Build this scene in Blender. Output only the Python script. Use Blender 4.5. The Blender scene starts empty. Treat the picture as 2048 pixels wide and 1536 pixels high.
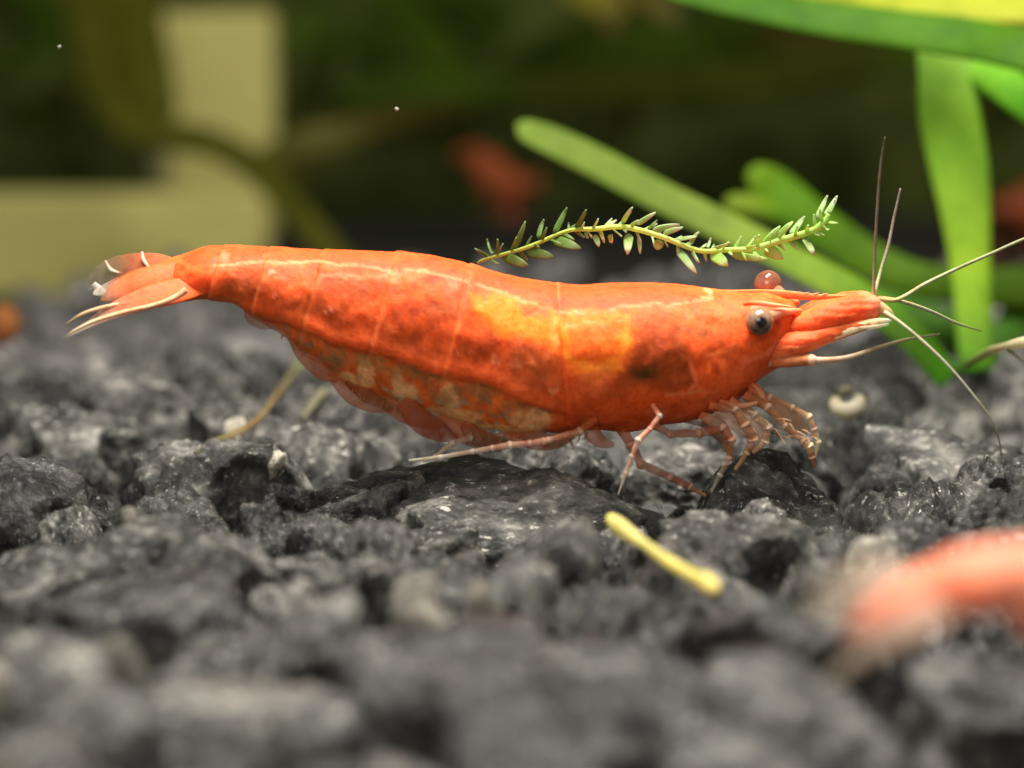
import bpy, math, random
import numpy as np
from mathutils import Vector, Matrix, noise as mn, Euler

random.seed(7)
rng = np.random.default_rng(7)
sc = bpy.context.scene
C = sc.collection
sc.unit_settings.scale_length = 0.01          # one unit is one centimetre

# ------------------------------------------------------------------ camera
PITCH = math.radians(9.0)
DIST = 9.0
PXCM = 640.0                                   # photo pixels per cm at the shrimp
cam_d = bpy.data.cameras.new('camera')
cam = bpy.data.objects.new('camera', cam_d)
C.objects.link(cam)
cam.location = (0, -DIST * math.cos(PITCH), DIST * math.sin(PITCH))
cam.rotation_euler = (math.radians(90) - PITCH, 0, 0)
cam_d.sensor_width = 36
cam_d.lens = 36 * DIST / 3.2
cam_d.clip_start = 0.05
cam_d.clip_end = 200
cam_d.dof.use_dof = True
cam_d.dof.focus_distance = DIST
APERTURE = 0.22
cam_d.dof.aperture_fstop = cam_d.lens * 1e-3 / APERTURE
sc.camera = cam

# ------------------------------------------------------------------ light
w = bpy.data.worlds.new('World')
sc.world = w
w.use_nodes = True
w.node_tree.nodes['Background'].inputs['Color'].default_value = (0.95, 1.0, 0.90, 1)
w.node_tree.nodes['Background'].inputs['Strength'].default_value = 0.23

def area(name, loc, target, sx, sy, power, col):
    l = bpy.data.lights.new(name, 'AREA')
    l.shape = 'RECTANGLE'; l.size = sx; l.size_y = sy
    l.energy = power; l.color = col
    o = bpy.data.objects.new(name, l)
    C.objects.link(o)
    o.location = loc
    o.rotation_euler = (Vector(target) - Vector(loc)).to_track_quat('-Z', 'Y').to_euler()
    return o
area('aquarium_lamp', (0.3, -0.2, 7.0), (0, 0.3, -0.2), 5, 2.6, 2000, (1.0, 0.96, 0.88))
area('added_front_fill', (-2.5, -11.0, 5.5), (0, 0, 0), 6, 5, 480, (1.0, 0.97, 0.90))  # unseen lamp added in front to brighten the shrimp's flank and belly

sc.view_settings.view_transform = 'Standard'
sc.view_settings.look = 'None'
sc.view_settings.exposure = 0.0
sc.view_settings.gamma = 1.0
sc.cycles.use_denoising = True
sc.cycles.transparent_max_bounces = 16
sc.cycles.max_bounces = 8

# ------------------------------------------------------------------ helpers
CAMP = Vector(cam.location)
FWD = Vector((0, math.cos(PITCH), -math.sin(PITCH)))
UP = Vector((0, math.sin(PITCH), math.cos(PITCH)))

def ray(px, py):
    return FWD * DIST + Vector((1, 0, 0)) * ((px - 1024) / PXCM) + UP * ((768 - py) / PXCM)
def P(px, py, y=0.0):
    """point of the place that lies at depth y behind the shrimp's middle plane"""
    d = ray(px, py)
    t = (y - CAMP.y) / d.y
    return CAMP + d * t
def PG(px, py, z):
    d = ray(px, py)
    t = (z - CAMP.z) / d.z
    return CAMP + d * t
def scale_at(y):
    return DIST / (y * math.cos(PITCH) + DIST)

def srgb(r, g, b):
    f = lambda c: c / 12.92 if c <= 0.04045 else ((c + 0.055) / 1.055) ** 2.4
    return (f(r / 255), f(g / 255), f(b / 255))

def tag(o, label=None, cat=None, group=None, kind=None):
    if label: o['label'] = label
    if cat: o['category'] = cat
    if group: o['group'] = group
    if kind: o['kind'] = kind
    return o
def empty(name, loc):
    o = bpy.data.objects.new(name, None)
    o.empty_display_size = 0.1
    C.objects.link(o)
    o.location = loc
    return o
def mesh_obj(name, verts, faces, mat, parent=None, cols=None, smooth=True, origin=None):
    me = bpy.data.meshes.new(name)
    v = np.asarray(verts, dtype=float)
    if parent is not None:
        v = v - np.array(parent.location)          # parts are built in their thing's own space
    elif origin is not None:
        v = v - np.array(origin)
    me.from_pydata(v.tolist(), [], faces)
    if cols is not None:
        a = me.color_attributes.new('Col', 'FLOAT_COLOR', 'POINT')
        cc = np.ones((len(v), 4)); cols = np.asarray(cols, dtype=float)
        cc[:, :cols.shape[1]] = cols
        a.data.foreach_set('color', cc.ravel())
    if smooth:
        me.polygons.foreach_set('use_smooth', [True] * len(me.polygons))
    me.update()
    o = bpy.data.objects.new(name, me)
    C.objects.link(o)
    if mat: me.materials.append(mat)
    if parent:
        o.parent = parent
    elif origin is not None:
        o.location = origin
    return o

def catmull(pts, n):
    """resample rows of numbers along a smooth curve"""
    p = np.asarray(pts, dtype=float)
    if len(p) == 2:
        t = np.linspace(0, 1, n)[:, None]
        return p[0] * (1 - t) + p[1] * t
    d = np.r_[0, np.cumsum(np.linalg.norm(np.diff(p[:, :3], axis=0), axis=1) ** 0.5 + 1e-9)]
    m = np.zeros_like(p)
    m[1:-1] = (p[2:] - p[:-2]) / (d[2:] - d[:-2])[:, None]
    m[0] = (p[1] - p[0]) / (d[1] - d[0]); m[-1] = (p[-1] - p[-2]) / (d[-1] - d[-2])
    t = np.linspace(0, d[-1], n)
    i = np.clip(np.searchsorted(d, t, side='right') - 1, 0, len(p) - 2)
    h = (d[i + 1] - d[i])[:, None]; s = ((t - d[i])[:, None]) / h
    return ((2*s**3 - 3*s**2 + 1) * p[i] + (s**3 - 2*s**2 + s) * h * m[i]
            + (-2*s**3 + 3*s**2) * p[i+1] + (s**3 - s**2) * h * m[i+1])

def ring_faces(nu, nv, caps=True):
    f = []
    for i in range(nu - 1):
        for j in range(nv):
            k = (j + 1) % nv
            f.append((i*nv + j, i*nv + k, (i+1)*nv + k, (i+1)*nv + j))
    if caps:
        f.append(tuple(range(nv - 1, -1, -1)))
        f.append(tuple((nu-1)*nv + j for j in range(nv)))
    return f

def sweep(pts, nu=24, nv=8, normal=None, flat=1.0, wob=0.0):
    """pts rows: x,y,z,radius(,r,g,b,a). flat<1 flattens along `normal`. returns verts, faces, cols"""
    q = catmull(pts, nu)
    c = q[:, :3]; r = np.maximum(q[:, 3], 1e-4)
    t = np.gradient(c, axis=0); t /= np.linalg.norm(t, axis=1)[:, None] + 1e-12
    V = []
    nrm = np.array(normal if normal is not None else (0.0, -1.0, 0.12), dtype=float)
    ang = np.linspace(0, 2*math.pi, nv, endpoint=False)
    for i in range(nu):
        n = nrm - t[i] * np.dot(nrm, t[i])
        ln = np.linalg.norm(n)
        if ln < 1e-3:
            n = np.array((0, 0, 1.0)) - t[i] * t[i][2]; ln = np.linalg.norm(n)
        n /= ln
        s = np.cross(t[i], n)
        rr = r[i] * (1 + wob * (rng.random(nv) - 0.5))
        V.append(c[i] + np.outer(np.cos(ang) * rr, s) + np.outer(np.sin(ang) * rr * flat, n))
    V = np.concatenate(V)
    cols = None
    if q.shape[1] >= 7:
        cols = np.repeat(np.clip(q[:, 4:], 0, 1), nv, axis=0)
    return V, ring_faces(nu, nv), cols

def row(px, py, y, rpx, col=None, a=1.0):
    p = P(px, py, y)
    out = [p.x, p.y, p.z, rpx / PXCM / scale_at(y)]
    if col is not None:
        out += list(srgb(*col)) + [a]
    return out

# ------------------------------------------------------------------ materials
def newmat(name):
    m = bpy.data.materials.new(name)
    m.use_nodes = True
    nt = m.node_tree
    return m, nt, nt.nodes['Principled BSDF']
def N(nt, t, **kw):
    n = nt.nodes.new(t)
    for k, v in kw.items():
        if k.startswith('i_'):
            n.inputs[k[2:].replace('_', ' ')].default_value = v
        else:
            setattr(n, k, v)
    return n
def mixc(nt, fac, a, b, mode='MIX'):
    n = nt.nodes.new('ShaderNodeMix'); n.data_type = 'RGBA'; n.blend_type = mode
    for s, v in ((0, fac), (6, a), (7, b)):
        if hasattr(v, 'is_linked'): nt.links.new(v, n.inputs[s])
        else: n.inputs[s].default_value = v if s == 0 else (*v, 1) if len(v) == 3 else v
    return n.outputs[2]
def ramp(nt, fac, stops):
    n = nt.nodes.new('ShaderNodeValToRGB')
    e = n.color_ramp.elements
    while len(e) < len(stops): e.new(0.5)
    for k, (p, c) in zip(e, stops):
        k.position = p; k.color = (*c, 1) if len(c) == 3 else c
    nt.links.new(fac, n.inputs[0])
    return n.outputs[0]

def mat_stone(name, lo, mid, hi, speck, rough=(0.22, 0.5), spec=0.6):
    m, nt, b = newmat(name)
    tc = N(nt, 'ShaderNodeTexCoord'); oi = N(nt, 'ShaderNodeObjectInfo')
    add = N(nt, 'ShaderNodeVectorMath', operation='ADD')
    mul = N(nt, 'ShaderNodeMath', operation='MULTIPLY'); mul.inputs[1].default_value = 37.0
    nt.links.new(oi.outputs['Random'], mul.inputs[0])
    nt.links.new(tc.outputs['Object'], add.inputs[0]); nt.links.new(mul.outputs[0], add.inputs[1])
    n1 = N(nt, 'ShaderNodeTexNoise', i_Scale=1.7, i_Detail=6.0, i_Roughness=0.62)
    n2 = N(nt, 'ShaderNodeTexNoise', i_Scale=5.5, i_Detail=8.0, i_Roughness=0.68)
    n3 = N(nt, 'ShaderNodeTexNoise', i_Scale=11.0, i_Detail=4.0, i_Roughness=0.6)
    n4 = N(nt, 'ShaderNodeTexNoise', i_Scale=15.0, i_Detail=5.0, i_Roughness=0.7)
    for n in (n1, n2, n3, n4): nt.links.new(add.outputs[0], n.inputs['Vector'])
    c = ramp(nt, n1.outputs['Fac'], [(0.38, lo), (0.50, mid), (0.63, hi)])
    c2 = ramp(nt, n2.outputs['Fac'], [(0.38, (0.45, 0.45, 0.45)), (0.50, (0.9, 0.9, 0.9)), (0.64, (1.8, 1.76, 1.7))])
    c = mixc(nt, 1.0, c, c2, 'MULTIPLY')
    sp = ramp(nt, n3.outputs['Fac'], [(0.62, (0, 0, 0)), (0.68, (1, 1, 1))])
    c = mixc(nt, sp, c, speck)  # pale flecks in the colour, also standing in for bright glints
    hv = N(nt, 'ShaderNodeMapRange'); hv.inputs[3].default_value = 0.45; hv.inputs[4].default_value = 1.7
    nt.links.new(oi.outputs['Random'], hv.inputs[0])
    hs = N(nt, 'ShaderNodeHueSaturation')
    nt.links.new(hv.outputs[0], hs.inputs['Value']); nt.links.new(c, hs.inputs['Color'])
    nt.links.new(hs.outputs[0], b.inputs['Base Color'])
    rr = N(nt, 'ShaderNodeMapRange'); rr.inputs[1].default_value = 0.35; rr.inputs[2].default_value = 0.65
    rr.inputs[3].default_value = rough[0]; rr.inputs[4].default_value = rough[1]
    nt.links.new(n2.outputs['Fac'], rr.inputs[0]); nt.links.new(rr.outputs[0], b.inputs['Roughness'])
    b.inputs['Specular IOR Level'].default_value = spec
    b.inputs['Coat Weight'].default_value = 0.45; b.inputs['Coat Roughness'].default_value = 0.08
    bp = N(nt, 'ShaderNodeBump', i_Strength=1.0, i_Distance=0.028)
    bp2 = N(nt, 'ShaderNodeBump', i_Strength=0.9, i_Distance=0.06)
    nt.links.new(n4.outputs['Fac'], bp.inputs['Height'])
    nt.links.new(n2.outputs['Fac'], bp2.inputs['Height'])
    nt.links.new(bp2.outputs[0], bp.inputs['Normal'])
    nt.links.new(bp.outputs[0], b.inputs['Normal']); nt.links.new(bp.outputs[0], b.inputs['Coat Normal'])
    return m
M_STONE = mat_stone('lava_stone', (0.026, 0.0245, 0.022), (0.098, 0.0938, 0.0855), (0.235, 0.2245, 0.205), (0.72, 0.68, 0.60), (0.10, 0.34), 0.4)
M_PALE = mat_stone('pale_stone', (0.42, 0.36, 0.27), (0.62, 0.56, 0.44), (0.75, 0.71, 0.62), (0.85, 0.82, 0.75))
M_SMALL = mat_stone('small_gravel', (0.03, 0.028, 0.026), (0.05, 0.047, 0.044), (0.08, 0.075, 0.07), (0.3, 0.28, 0.25))

def mat_flesh(name, sss=0.85, rough=0.55, alpha=False, tint=0.0, fade=1.0, wash=None, spec=0.16, bump=0.15, grain=55.0):
    m, nt, b = newmat(name)
    at = N(nt, 'ShaderNodeVertexColor', layer_name='Col')
    tc = N(nt, 'ShaderNodeTexCoord')
    n1 = N(nt, 'ShaderNodeTexNoise', i_Scale=grain, i_Detail=4.0, i_Roughness=0.65)
    n2 = N(nt, 'ShaderNodeTexNoise', i_Scale=13.0, i_Detail=5.0, i_Roughness=0.65)
    for n in (n1, n2): nt.links.new(tc.outputs['Object'], n.inputs['Vector'])
    v1 = ramp(nt, n1.outputs['Fac'], [(0.3, (0.80, 0.70, 0.62)), (0.5, (1, 1, 1)), (0.70, (1.03, 1.14, 1.2))])
    v2 = ramp(nt, n2.outputs['Fac'], [(0.34, (0.82, 0.72, 0.64)), (0.5, (1, 1, 1)), (0.66, (1.03, 1.12, 1.2))])
    c = mixc(nt, 1.0, at.outputs['Color'], v1, 'MULTIPLY')
    c = mixc(nt, 0.8, c, v2, 'MULTIPLY')
    if wash: c = mixc(nt, 0.7, c, wash)
    if tint: c = mixc(nt, tint, c, (0.92, 0.40, 0.26))
    nt.links.new(c, b.inputs['Base Color'])
    b.inputs['Roughness'].default_value = rough
    b.inputs['Specular IOR Level'].default_value = spec
    b.inputs['Subsurface Weight'].default_value = sss
    b.inputs['Subsurface Radius'].default_value = (1.0, 0.45, 0.2)
    b.inputs['Subsurface Scale'].default_value = 0.045
    if alpha:
        mu = N(nt, 'ShaderNodeMath', operation='MULTIPLY'); mu.inputs[1].default_value = fade
        nt.links.new(at.outputs['Alpha'], mu.inputs[0]); nt.links.new(mu.outputs[0], b.inputs['Alpha'])
    bp = N(nt, 'ShaderNodeBump', i_Strength=bump, i_Distance=0.01)
    nt.links.new(n1.outputs['Fac'], bp.inputs['Height'])
    nt.links.new(bp.outputs[0], b.inputs['Normal'])
    return m
M_BODY = mat_flesh('shrimp_shell', alpha=True, bump=0.3)
M_LIMB = mat_flesh('shrimp_limb', sss=0.0, alpha=True, bump=0.1)
M_BODY2 = mat_flesh('pale_shrimp_shell', tint=0.45)
M_LIMB2 = mat_flesh('pale_shrimp_limb', sss=0.0, alpha=True, tint=0.5)
M_FIN2 = mat_flesh('pale_fin', sss=0.0, alpha=True, tint=0.0, fade=0.6, wash=(0.75, 0.62, 0.48))
M_EYE = mat_flesh('shrimp_eye', sss=0.0, rough=0.12, spec=0.7, bump=0.0)

def mat_leaf(name, trans=0.38, rough=0.6, spec=0.12):
    m, nt, b = newmat(name)
    at = N(nt, 'ShaderNodeVertexColor', layer_name='Col')
    tc = N(nt, 'ShaderNodeTexCoord')
    n1 = N(nt, 'ShaderNodeTexNoise', i_Scale=4.0, i_Detail=6.0, i_Roughness=0.65)
    nt.links.new(tc.outputs['Object'], n1.inputs['Vector'])
    v = ramp(nt, n1.outputs['Fac'], [(0.3, (0.55, 0.62, 0.5)), (0.5, (1, 1, 1)), (0.70, (1.35, 1.25, 1.2))])
    c = mixc(nt, 0.8, at.outputs['Color'], v, 'MULTIPLY')
    nt.links.new(c, b.inputs['Base Color'])
    b.inputs['Roughness'].default_value = rough
    b.inputs['Specular IOR Level'].default_value = spec
    tr = N(nt, 'ShaderNodeBsdfTranslucent')
    nt.links.new(c, tr.inputs['Color'])
    mx = N(nt, 'ShaderNodeMixShader'); mx.inputs[0].default_value = trans
    nt.links.new(b.outputs[0], mx.inputs[1]); nt.links.new(tr.outputs[0], mx.inputs[2])
    nt.links.new(mx.outputs[0], nt.nodes['Material Output'].inputs['Surface'])
    return m
M_LEAF = mat_leaf('leaf')
M_MOSS = mat_leaf('moss_leaf', 0.45, 0.5)

def mat_plain(name, col, rough=0.6, var=0.2, scale=3.0, spec=0.3, bump=0.1):
    m, nt, b = newmat(name)
    tc = N(nt, 'ShaderNodeTexCoord')
    n1 = N(nt, 'ShaderNodeTexNoise', i_Scale=scale, i_Detail=6.0, i_Roughness=0.6)
    nt.links.new(tc.outputs['Object'], n1.inputs['Vector'])
    lo = tuple(c * (1 - var) for c in col); hi = tuple(min(1, c * (1 + var)) for c in col)
    c = ramp(nt, n1.outputs['Fac'], [(0.3, lo), (0.7, hi)])
    nt.links.new(c, b.inputs['Base Color'])
    b.inputs['Roughness'].default_value = rough
    b.inputs['Specular IOR Level'].default_value = spec
    bp = N(nt, 'ShaderNodeBump', i_Strength=bump, i_Distance=0.02)
    nt.links.new(n1.outputs['Fac'], bp.inputs['Height']); nt.links.new(bp.outputs[0], b.inputs['Normal'])
    return m

# ================================================================== setting: gravel bed
ZG = -0.32                     # general level of the stones' tops
bed = empty('gravel_bed', (0, 0, ZG)); bed['kind'] = 'structure'

# sheet under the stones
nx, ny = 60, 60
gv = []
for j in range(ny):
    for i in range(nx):
        x = -15 + 30 * i / (nx - 1); y = -6.5 + 21.4 * j / (ny - 1)
        gv.append((x, y, ZG - 0.62 + 0.06 * mn.noise(Vector((x * 2, y * 2, 3)))))
gf = [(j*nx+i, j*nx+i+1, (j+1)*nx+i+1, (j+1)*nx+i) for j in range(ny-1) for i in range(nx-1)]
M_SOIL = mat_plain('dark_soil', (0.03, 0.027, 0.022), 0.8, 0.4, 6.0)
base = mesh_obj('ground', gv, gf, M_SOIL); base['kind'] = 'structure'

def ico(sub):
    import bmesh
    bm = bmesh.new(); bmesh.ops.create_icosphere(bm, subdivisions=sub, radius=1.0)
    v = np.array([q.co[:] for q in bm.verts]); f = [tuple(q.index for q in p.verts) for p in bm.faces]
    bm.free(); return v, f
ICO5 = ico(5); ICO3 = ico(3); ICO2 = ico(2)

def stone_shape(src, seed, rough=1.0):
    r = random.Random(seed)
    off = Vector((r.uniform(-50, 50), r.uniform(-50, 50), r.uniform(-50, 50)))
    planes = []
    for k in range(10):
        n = Vector((r.gauss(0, 1), r.gauss(0, 1), r.gauss(0, .9))).normalized()
        planes.append((n, r.uniform(0.55, 0.92)))
    planes.append((Vector((r.uniform(-.3, .3), r.uniform(-.3, .3), 1)).normalized(), r.uniform(0.55, 0.75)))
    out = []
    for co in src[0]:
        d = Vector(co); s = d * 1.3 + off
        rad = 1.12
        w_ = 0.10 * mn.noise(s * 1.7)
        for n, h in planes:
            dn = d.dot(n)
            if dn > 0.05:
                rad = min(rad, (h + w_) / dn)
        rad += 0.10 * mn.noise(s) * rough
        t = abs(mn.noise(s * 2.4)); rad += (0.05 - 0.17 * t) * rough
        t2 = abs(mn.noise(s * 5.5)); rad += (0.02 - 0.075 * t2) * rough
        pit = mn.noise(s * 3.3 + Vector((9, 9, 9)))
        if pit > 0.30: rad -= (pit - 0.30) * 0.5 * rough
        rad += 0.018 * mn.noise(s * 13) * rough + 0.010 * mn.noise(s * 29) * rough
        out.append(d * rad)
    return np.array([o[:] for o in out])

STONES = []
for k in range(12):
    v = stone_shape(ICO5, 100 + k, 0.70)
    me = bpy.data.meshes.new('stone')
    me.from_pydata(v.tolist(), [], ICO5[1])
    me.polygons.foreach_set('use_smooth', [True] * len(me.polygons))
    me.materials.append(M_STONE); me.update()
    STONES.append(me)
PALES = []
for k in range(3):
    v = stone_shape(ICO3, 300 + k, 0.8)
    me = bpy.data.meshes.new('pale_stone')
    me.from_pydata(v.tolist(), [], ICO3[1])
    me.materials.append(M_PALE); me.polygons.foreach_set('use_smooth', [True] * len(me.polygons)); me.update()
    PALES.append(me)

placed = []          # x, y, radius
def put_stone(x, y, ztop, L, Dp, H, yaw, tilt=(0, 0), me=None, name='stone', pool=None):
    me = me or random.choice(pool or STONES)
    o = bpy.data.objects.new(name, me)
    C.objects.link(o)
    o.parent = bed
    o.location = (x, y, ztop - H * 0.46 - ZG)
    o.scale = (L * 0.60, Dp * 0.58, H * 0.70)
    o.rotation_euler = (tilt[0], tilt[1], yaw)
    placed.append((x, y, max(L, Dp) * 0.5))
    return o

# stones one can tell apart in and near the plane of focus: photo px of the top's centre, width, depth ratio, height, tilt about view axis
HERO = [
 (110, 965, 300, .8, .26, 8, .02), (330, 925, 130, .8, .2, 0, 0), (410, 905, 310, .7, .30, -4, .03), (395, 1010, 230, .8, .26, 6, -.03),
 (470, 795, 170, .8, .28, -20, .05), (640, 870, 300, .7, .27, 8, .02), (560, 1020, 160, .8, .24, 0, -.02), (660, 1050, 170, .9, .26, -5, -.04),
 (750, 950, 300, .7, .25, -18, .03), (985, 965, 560, .62, .28, 3, .02), (870, 1062, 250, .5, .16, 3, -.06), (1110, 1085, 200, .8, .30, -6, .02),
 (1180, 915, 170, .8, .22, 6, 0), (1360, 915, 240, .7, .2, 3, -.02), (1455, 1050, 300, .8, .28, 0, .0), (1570, 960, 280, .7, .28, 22, .02),
 (1625, 1110, 190, .8, .32, 10, .02), (1745, 835, 160, .8, .22, -14, .02), (1890, 880, 330, .8, .24, 4, .03), (1780, 945, 160, .8, .2, 0, -.05),
 (1880, 1040, 260, .8, .28, 12, .02), (2020, 1000, 200, .8, .28, -10, .02), (210, 1090, 450, .7, .30, -4, .02), (300, 1190, 400, .7, .32, 6, .03),
 (480, 1110, 240, .8, .26, 4, .0), (840, 1135, 210, .8, .24, 6, -.02), (700, 1140, 220, .8, .26, -8, -.02), (960, 1180, 260, .8, .24, 0, -.04),
 (1330, 1090, 260, .8, .26, 20, -.03), (1270, 1200, 260, .8, .26, 14, -.03), (150, 830, 260, .8, .24, 4, .0), (250, 760, 260, .8, .26, 0, .05),
 (60, 740, 170, .8, .24, 0, .04), (700, 820, 200, .8, .24, -10, .02), (580, 1260, 420, .8, .30, -6, .02), (900, 1300, 520, .7, .30, 4, .02),
 (1300, 1330, 520, .7, .30, -6, .02), (110, 1330, 380, .8, .3, 4, .02), (1560, 1230, 330, .8, .3, 8, .0), (1640, 1400, 520, .8, .3, 6, .02),
 (1930, 1320, 420, .8, .3, -6, .0), (420, 1420, 620, .7, .3, 0, .02), (1080, 1440, 480, .8, .3, 6, .0),
]
for i, (px, py, wpx, dr, H, rot, dz) in enumerate(HERO):
    g = PG(px, py, ZG + dz)
    s = scale_at(g.y)
    L = wpx / PXCM / s
    Dp = max(L * dr * .95, 0.24); L *= 1.02; H = H * 1.5
    put_stone(g.x, g.y, ZG + dz, L, Dp, H, random.uniform(-.25, .25), (random.uniform(.08, .34), math.radians(rot)), me=STONES[i % 12])
# the rest of the bed
cand = []
for j in range(64):
    y = -3.4 + j * 0.15
    half = 1.9 * (y + 8.9) / 8.9 + 0.45
    for i in range(40):
        cand.append((random.uniform(-half, half), y + random.uniform(-.08, .08)))
random.shuffle(cand)
count = len(HERO)
far_stones = []
for x, y in cand:
    L = random.choice((random.uniform(.16, .28), random.uniform(0.34, 0.62), random.uniform(0.40, 0.70)))
    r = L * 0.5
    if all((x - a) ** 2 + (1.25 * (y - b)) ** 2 > ((r + c) * 0.90) ** 2 for a, b, c in placed):
        args = (ZG + random.uniform(-.13, .05) - (0.14 * min(1, max(0, y - 2.5) / 2) if x < .1 * y else 0), L, L * random.uniform(.7, .98), min(L, .5) * random.uniform(.8, 1.1),
                random.uniform(0, 6.3), (random.uniform(-.15, .45), random.uniform(-.35, .35)))
        if y > 3.3 or count >= 292:
            far_stones.append((x, y) + args); placed.append((x, y, r))
        else:
            put_stone(x, y, *args); count += 1
print('stones', count, 'far', len(far_stones))
# pale chips among the dark stones
for (px, py, wpx, H, dz) in [(475, 828, 50, .10, .06), (557, 893, 46, .10, .06), (838, 1140, 95, .16, .12), (858, 1195, 90, .14, .09), (1735, 1075, 80, .2, .06), (965, 1150, 60, .14, .1), (262, 1010, 30, .08, .1), (-5, 1315, 50, .12, .1), (20, 1510, 80, .14, .1), (245, 1260, 60, .14, .1)]:
    g = PG(px, py, ZG + dz); s = scale_at(g.y)
    put_stone(g.x, g.y - 0.05, ZG + dz, wpx / PXCM / s, wpx / PXCM / s * .8, H, random.uniform(0, 6), (random.uniform(-.4, .4), random.uniform(-.4, .4)), name='pale_stone', pool=PALES)

# small gravel that fills the gaps and carries on beyond: one mass nobody could count
sv, sf = [], []
shapes = [stone_shape(ICO2, 500 + k, 0.9) for k in range(8)]
for k in range(2200):
    y = random.uniform(-5.2, 6.6); half = 2.6 + 0.32 * (y + 5)
    x = random.uniform(-half - 1, half + 1)
    if abs(x) < 1.9 * (y + 8.9) / 8.9 + 0.3 and -3.5 < y < 6.2:
        z = ZG - random.uniform(0.24, 0.42)
    else:
        z = ZG - random.uniform(0.10, 0.30)
    s = random.uniform(0.10, 0.24)
    R = Euler((random.uniform(0, 6), random.uniform(0, 6), random.uniform(0, 6))).to_matrix()
    R = np.array(R)
    vv = (shapes[k % 8] * np.array((s, s * .85, s * .7))) @ R.T + np.array((x, y, z))
    o = len(sv)
    sv.extend(vv.tolist()); sf.extend([(a + o, b + o, c + o) for a, b, c in ICO2[1]])
shapes3 = [stone_shape(ICO3, 700 + k) for k in range(8)]
for k, (x, y, zt, L, Dp, H, yaw, tl) in enumerate(far_stones):
    R = np.array(Euler((tl[0], tl[1], yaw)).to_matrix())
    vv = (shapes3[k % 8] * np.array((L*.6, Dp*.58, H*.7))) @ R.T + np.array((x, y, zt - H*.46))
    o = len(sv)
    sv.extend(vv.tolist()); sf.extend([(a + o, b + o, c + o) for a, b, c in ICO3[1]])
sg = mesh_obj('small_gravel', sv, sf, M_SMALL, parent=bed); sg['kind'] = 'stuff'

# ================================================================== the shrimp
def X(px): return (px - 1024) / PXCM
def Z(py): return (768 - py) / PXCM / math.cos(PITCH)

# px, top, muscle line, bottom, half width (cm)
BODY = [
 (292, 548, 566, 572, .030), (318, 533, 575, 586, .060), (345, 520, 582, 597, .085), (381, 505, 588, 602, .105), (412, 494, 588, 599, .120), (444, 489, 590, 600, .130), (480, 489, 600, 609, .138),
 (505, 490, 612, 634, .145), (537, 491, 618, 652, .152), (570, 492, 622, 668, .160), (600, 494, 628, 702, .166), (631, 495, 636, 724, .172), (672, 496, 656, 756, .180),
 (718, 496, 668, 790, .188), (765, 498, 674, 807, .195), (815, 500, 692, 818, .202), (874, 508, 710, 838, .208), (921, 518, 717, 853, .212),
 (984, 536, 735, 868, .216), (1046, 551, 765, 875, .218), (1110, 561, 790, 868, .220), (1155, 566, 800, 858, .222), (1200, 563, 800, 858, .224),
 (1260, 561, 800, 862, .224), (1316, 562, 800, 850, .220), (1370, 566, 800, 842, .212), (1404, 571, 795, 834, .204), (1440, 575, 785, 818, .192), (1472, 576, 775, 800, .180),
 (1500, 578, 755, 776, .166), (1522, 580, 740, 754, .150), (1545, 584, 728, 740, .128), (1565, 592, 715, 728, .100), (1585, 606, 700, 712, .070), (1598, 630, 680, 690, .030),
]
B = np.array(BODY, dtype=float)
B[5:30, 1] += 7.0; B[3:5, 1] += 4.0; B[30:33, 1] += 3.0
def smooth_interp(xs, xp, fp):
    m = np.gradient(fp, xp)
    i = np.clip(np.searchsorted(xp, xs, side='right') - 1, 0, len(xp) - 2)
    h = xp[i+1] - xp[i]; s = (xs - xp[i]) / h
    return ((2*s**3-3*s**2+1)*fp[i] + (s**3-2*s**2+s)*h*m[i] + (-2*s**3+3*s**2)*fp[i+1] + (s**3-s**2)*h*m[i+1])

def sstep(a, b, x):
    t = np.clip((x - a) / (b - a + 1e-12), 0, 1); return t * t * (3 - 2 * t)
def poly_sd(px, py, poly):
    """signed distance to polygon (negative inside), vectorised"""
    poly = np.array(poly, float); n = len(poly)
    d = np.full(px.shape, 1e9); ins = np.zeros(px.shape, bool)
    for i in range(n):
        x0, y0 = poly[i]; x1, y1 = poly[(i+1) % n]
        ex, ey = x1-x0, y1-y0
        t = np.clip(((px-x0)*ex + (py-y0)*ey) / (ex*ex+ey*ey+1e-9), 0, 1)
        d = np.minimum(d, np.hypot(px-x0-t*ex, py-y0-t*ey))
        c = ((y0 > py) != (y1 > py)) & (px < (x1-x0)*(py-y0)/(y1-y0+1e-12)+x0)
        ins ^= c
    return np.where(ins, -d, d)
def line_d(px, py, pts):
    d = np.full(px.shape, 1e9)
    for (x0, y0), (x1, y1) in zip(pts[:-1], pts[1:]):
        ex, ey = x1-x0, y1-y0
        t = np.clip(((px-x0)*ex + (py-y0)*ey) / (ex*ex+ey*ey+1e-9), 0, 1)
        d = np.minimum(d, np.hypot(px-x0-t*ex, py-y0-t*ey))
    return d
def fbm(px, py, pz, sc_, octs=4, seed=0.0):
    out = np.empty(len(px))
    for k in range(len(px)):
        out[k] = mn.fractal(Vector((px[k]*sc_ + seed, py[k]*sc_, pz[k]*sc_)), 1.0, 2.0, octs)
    return out

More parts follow.
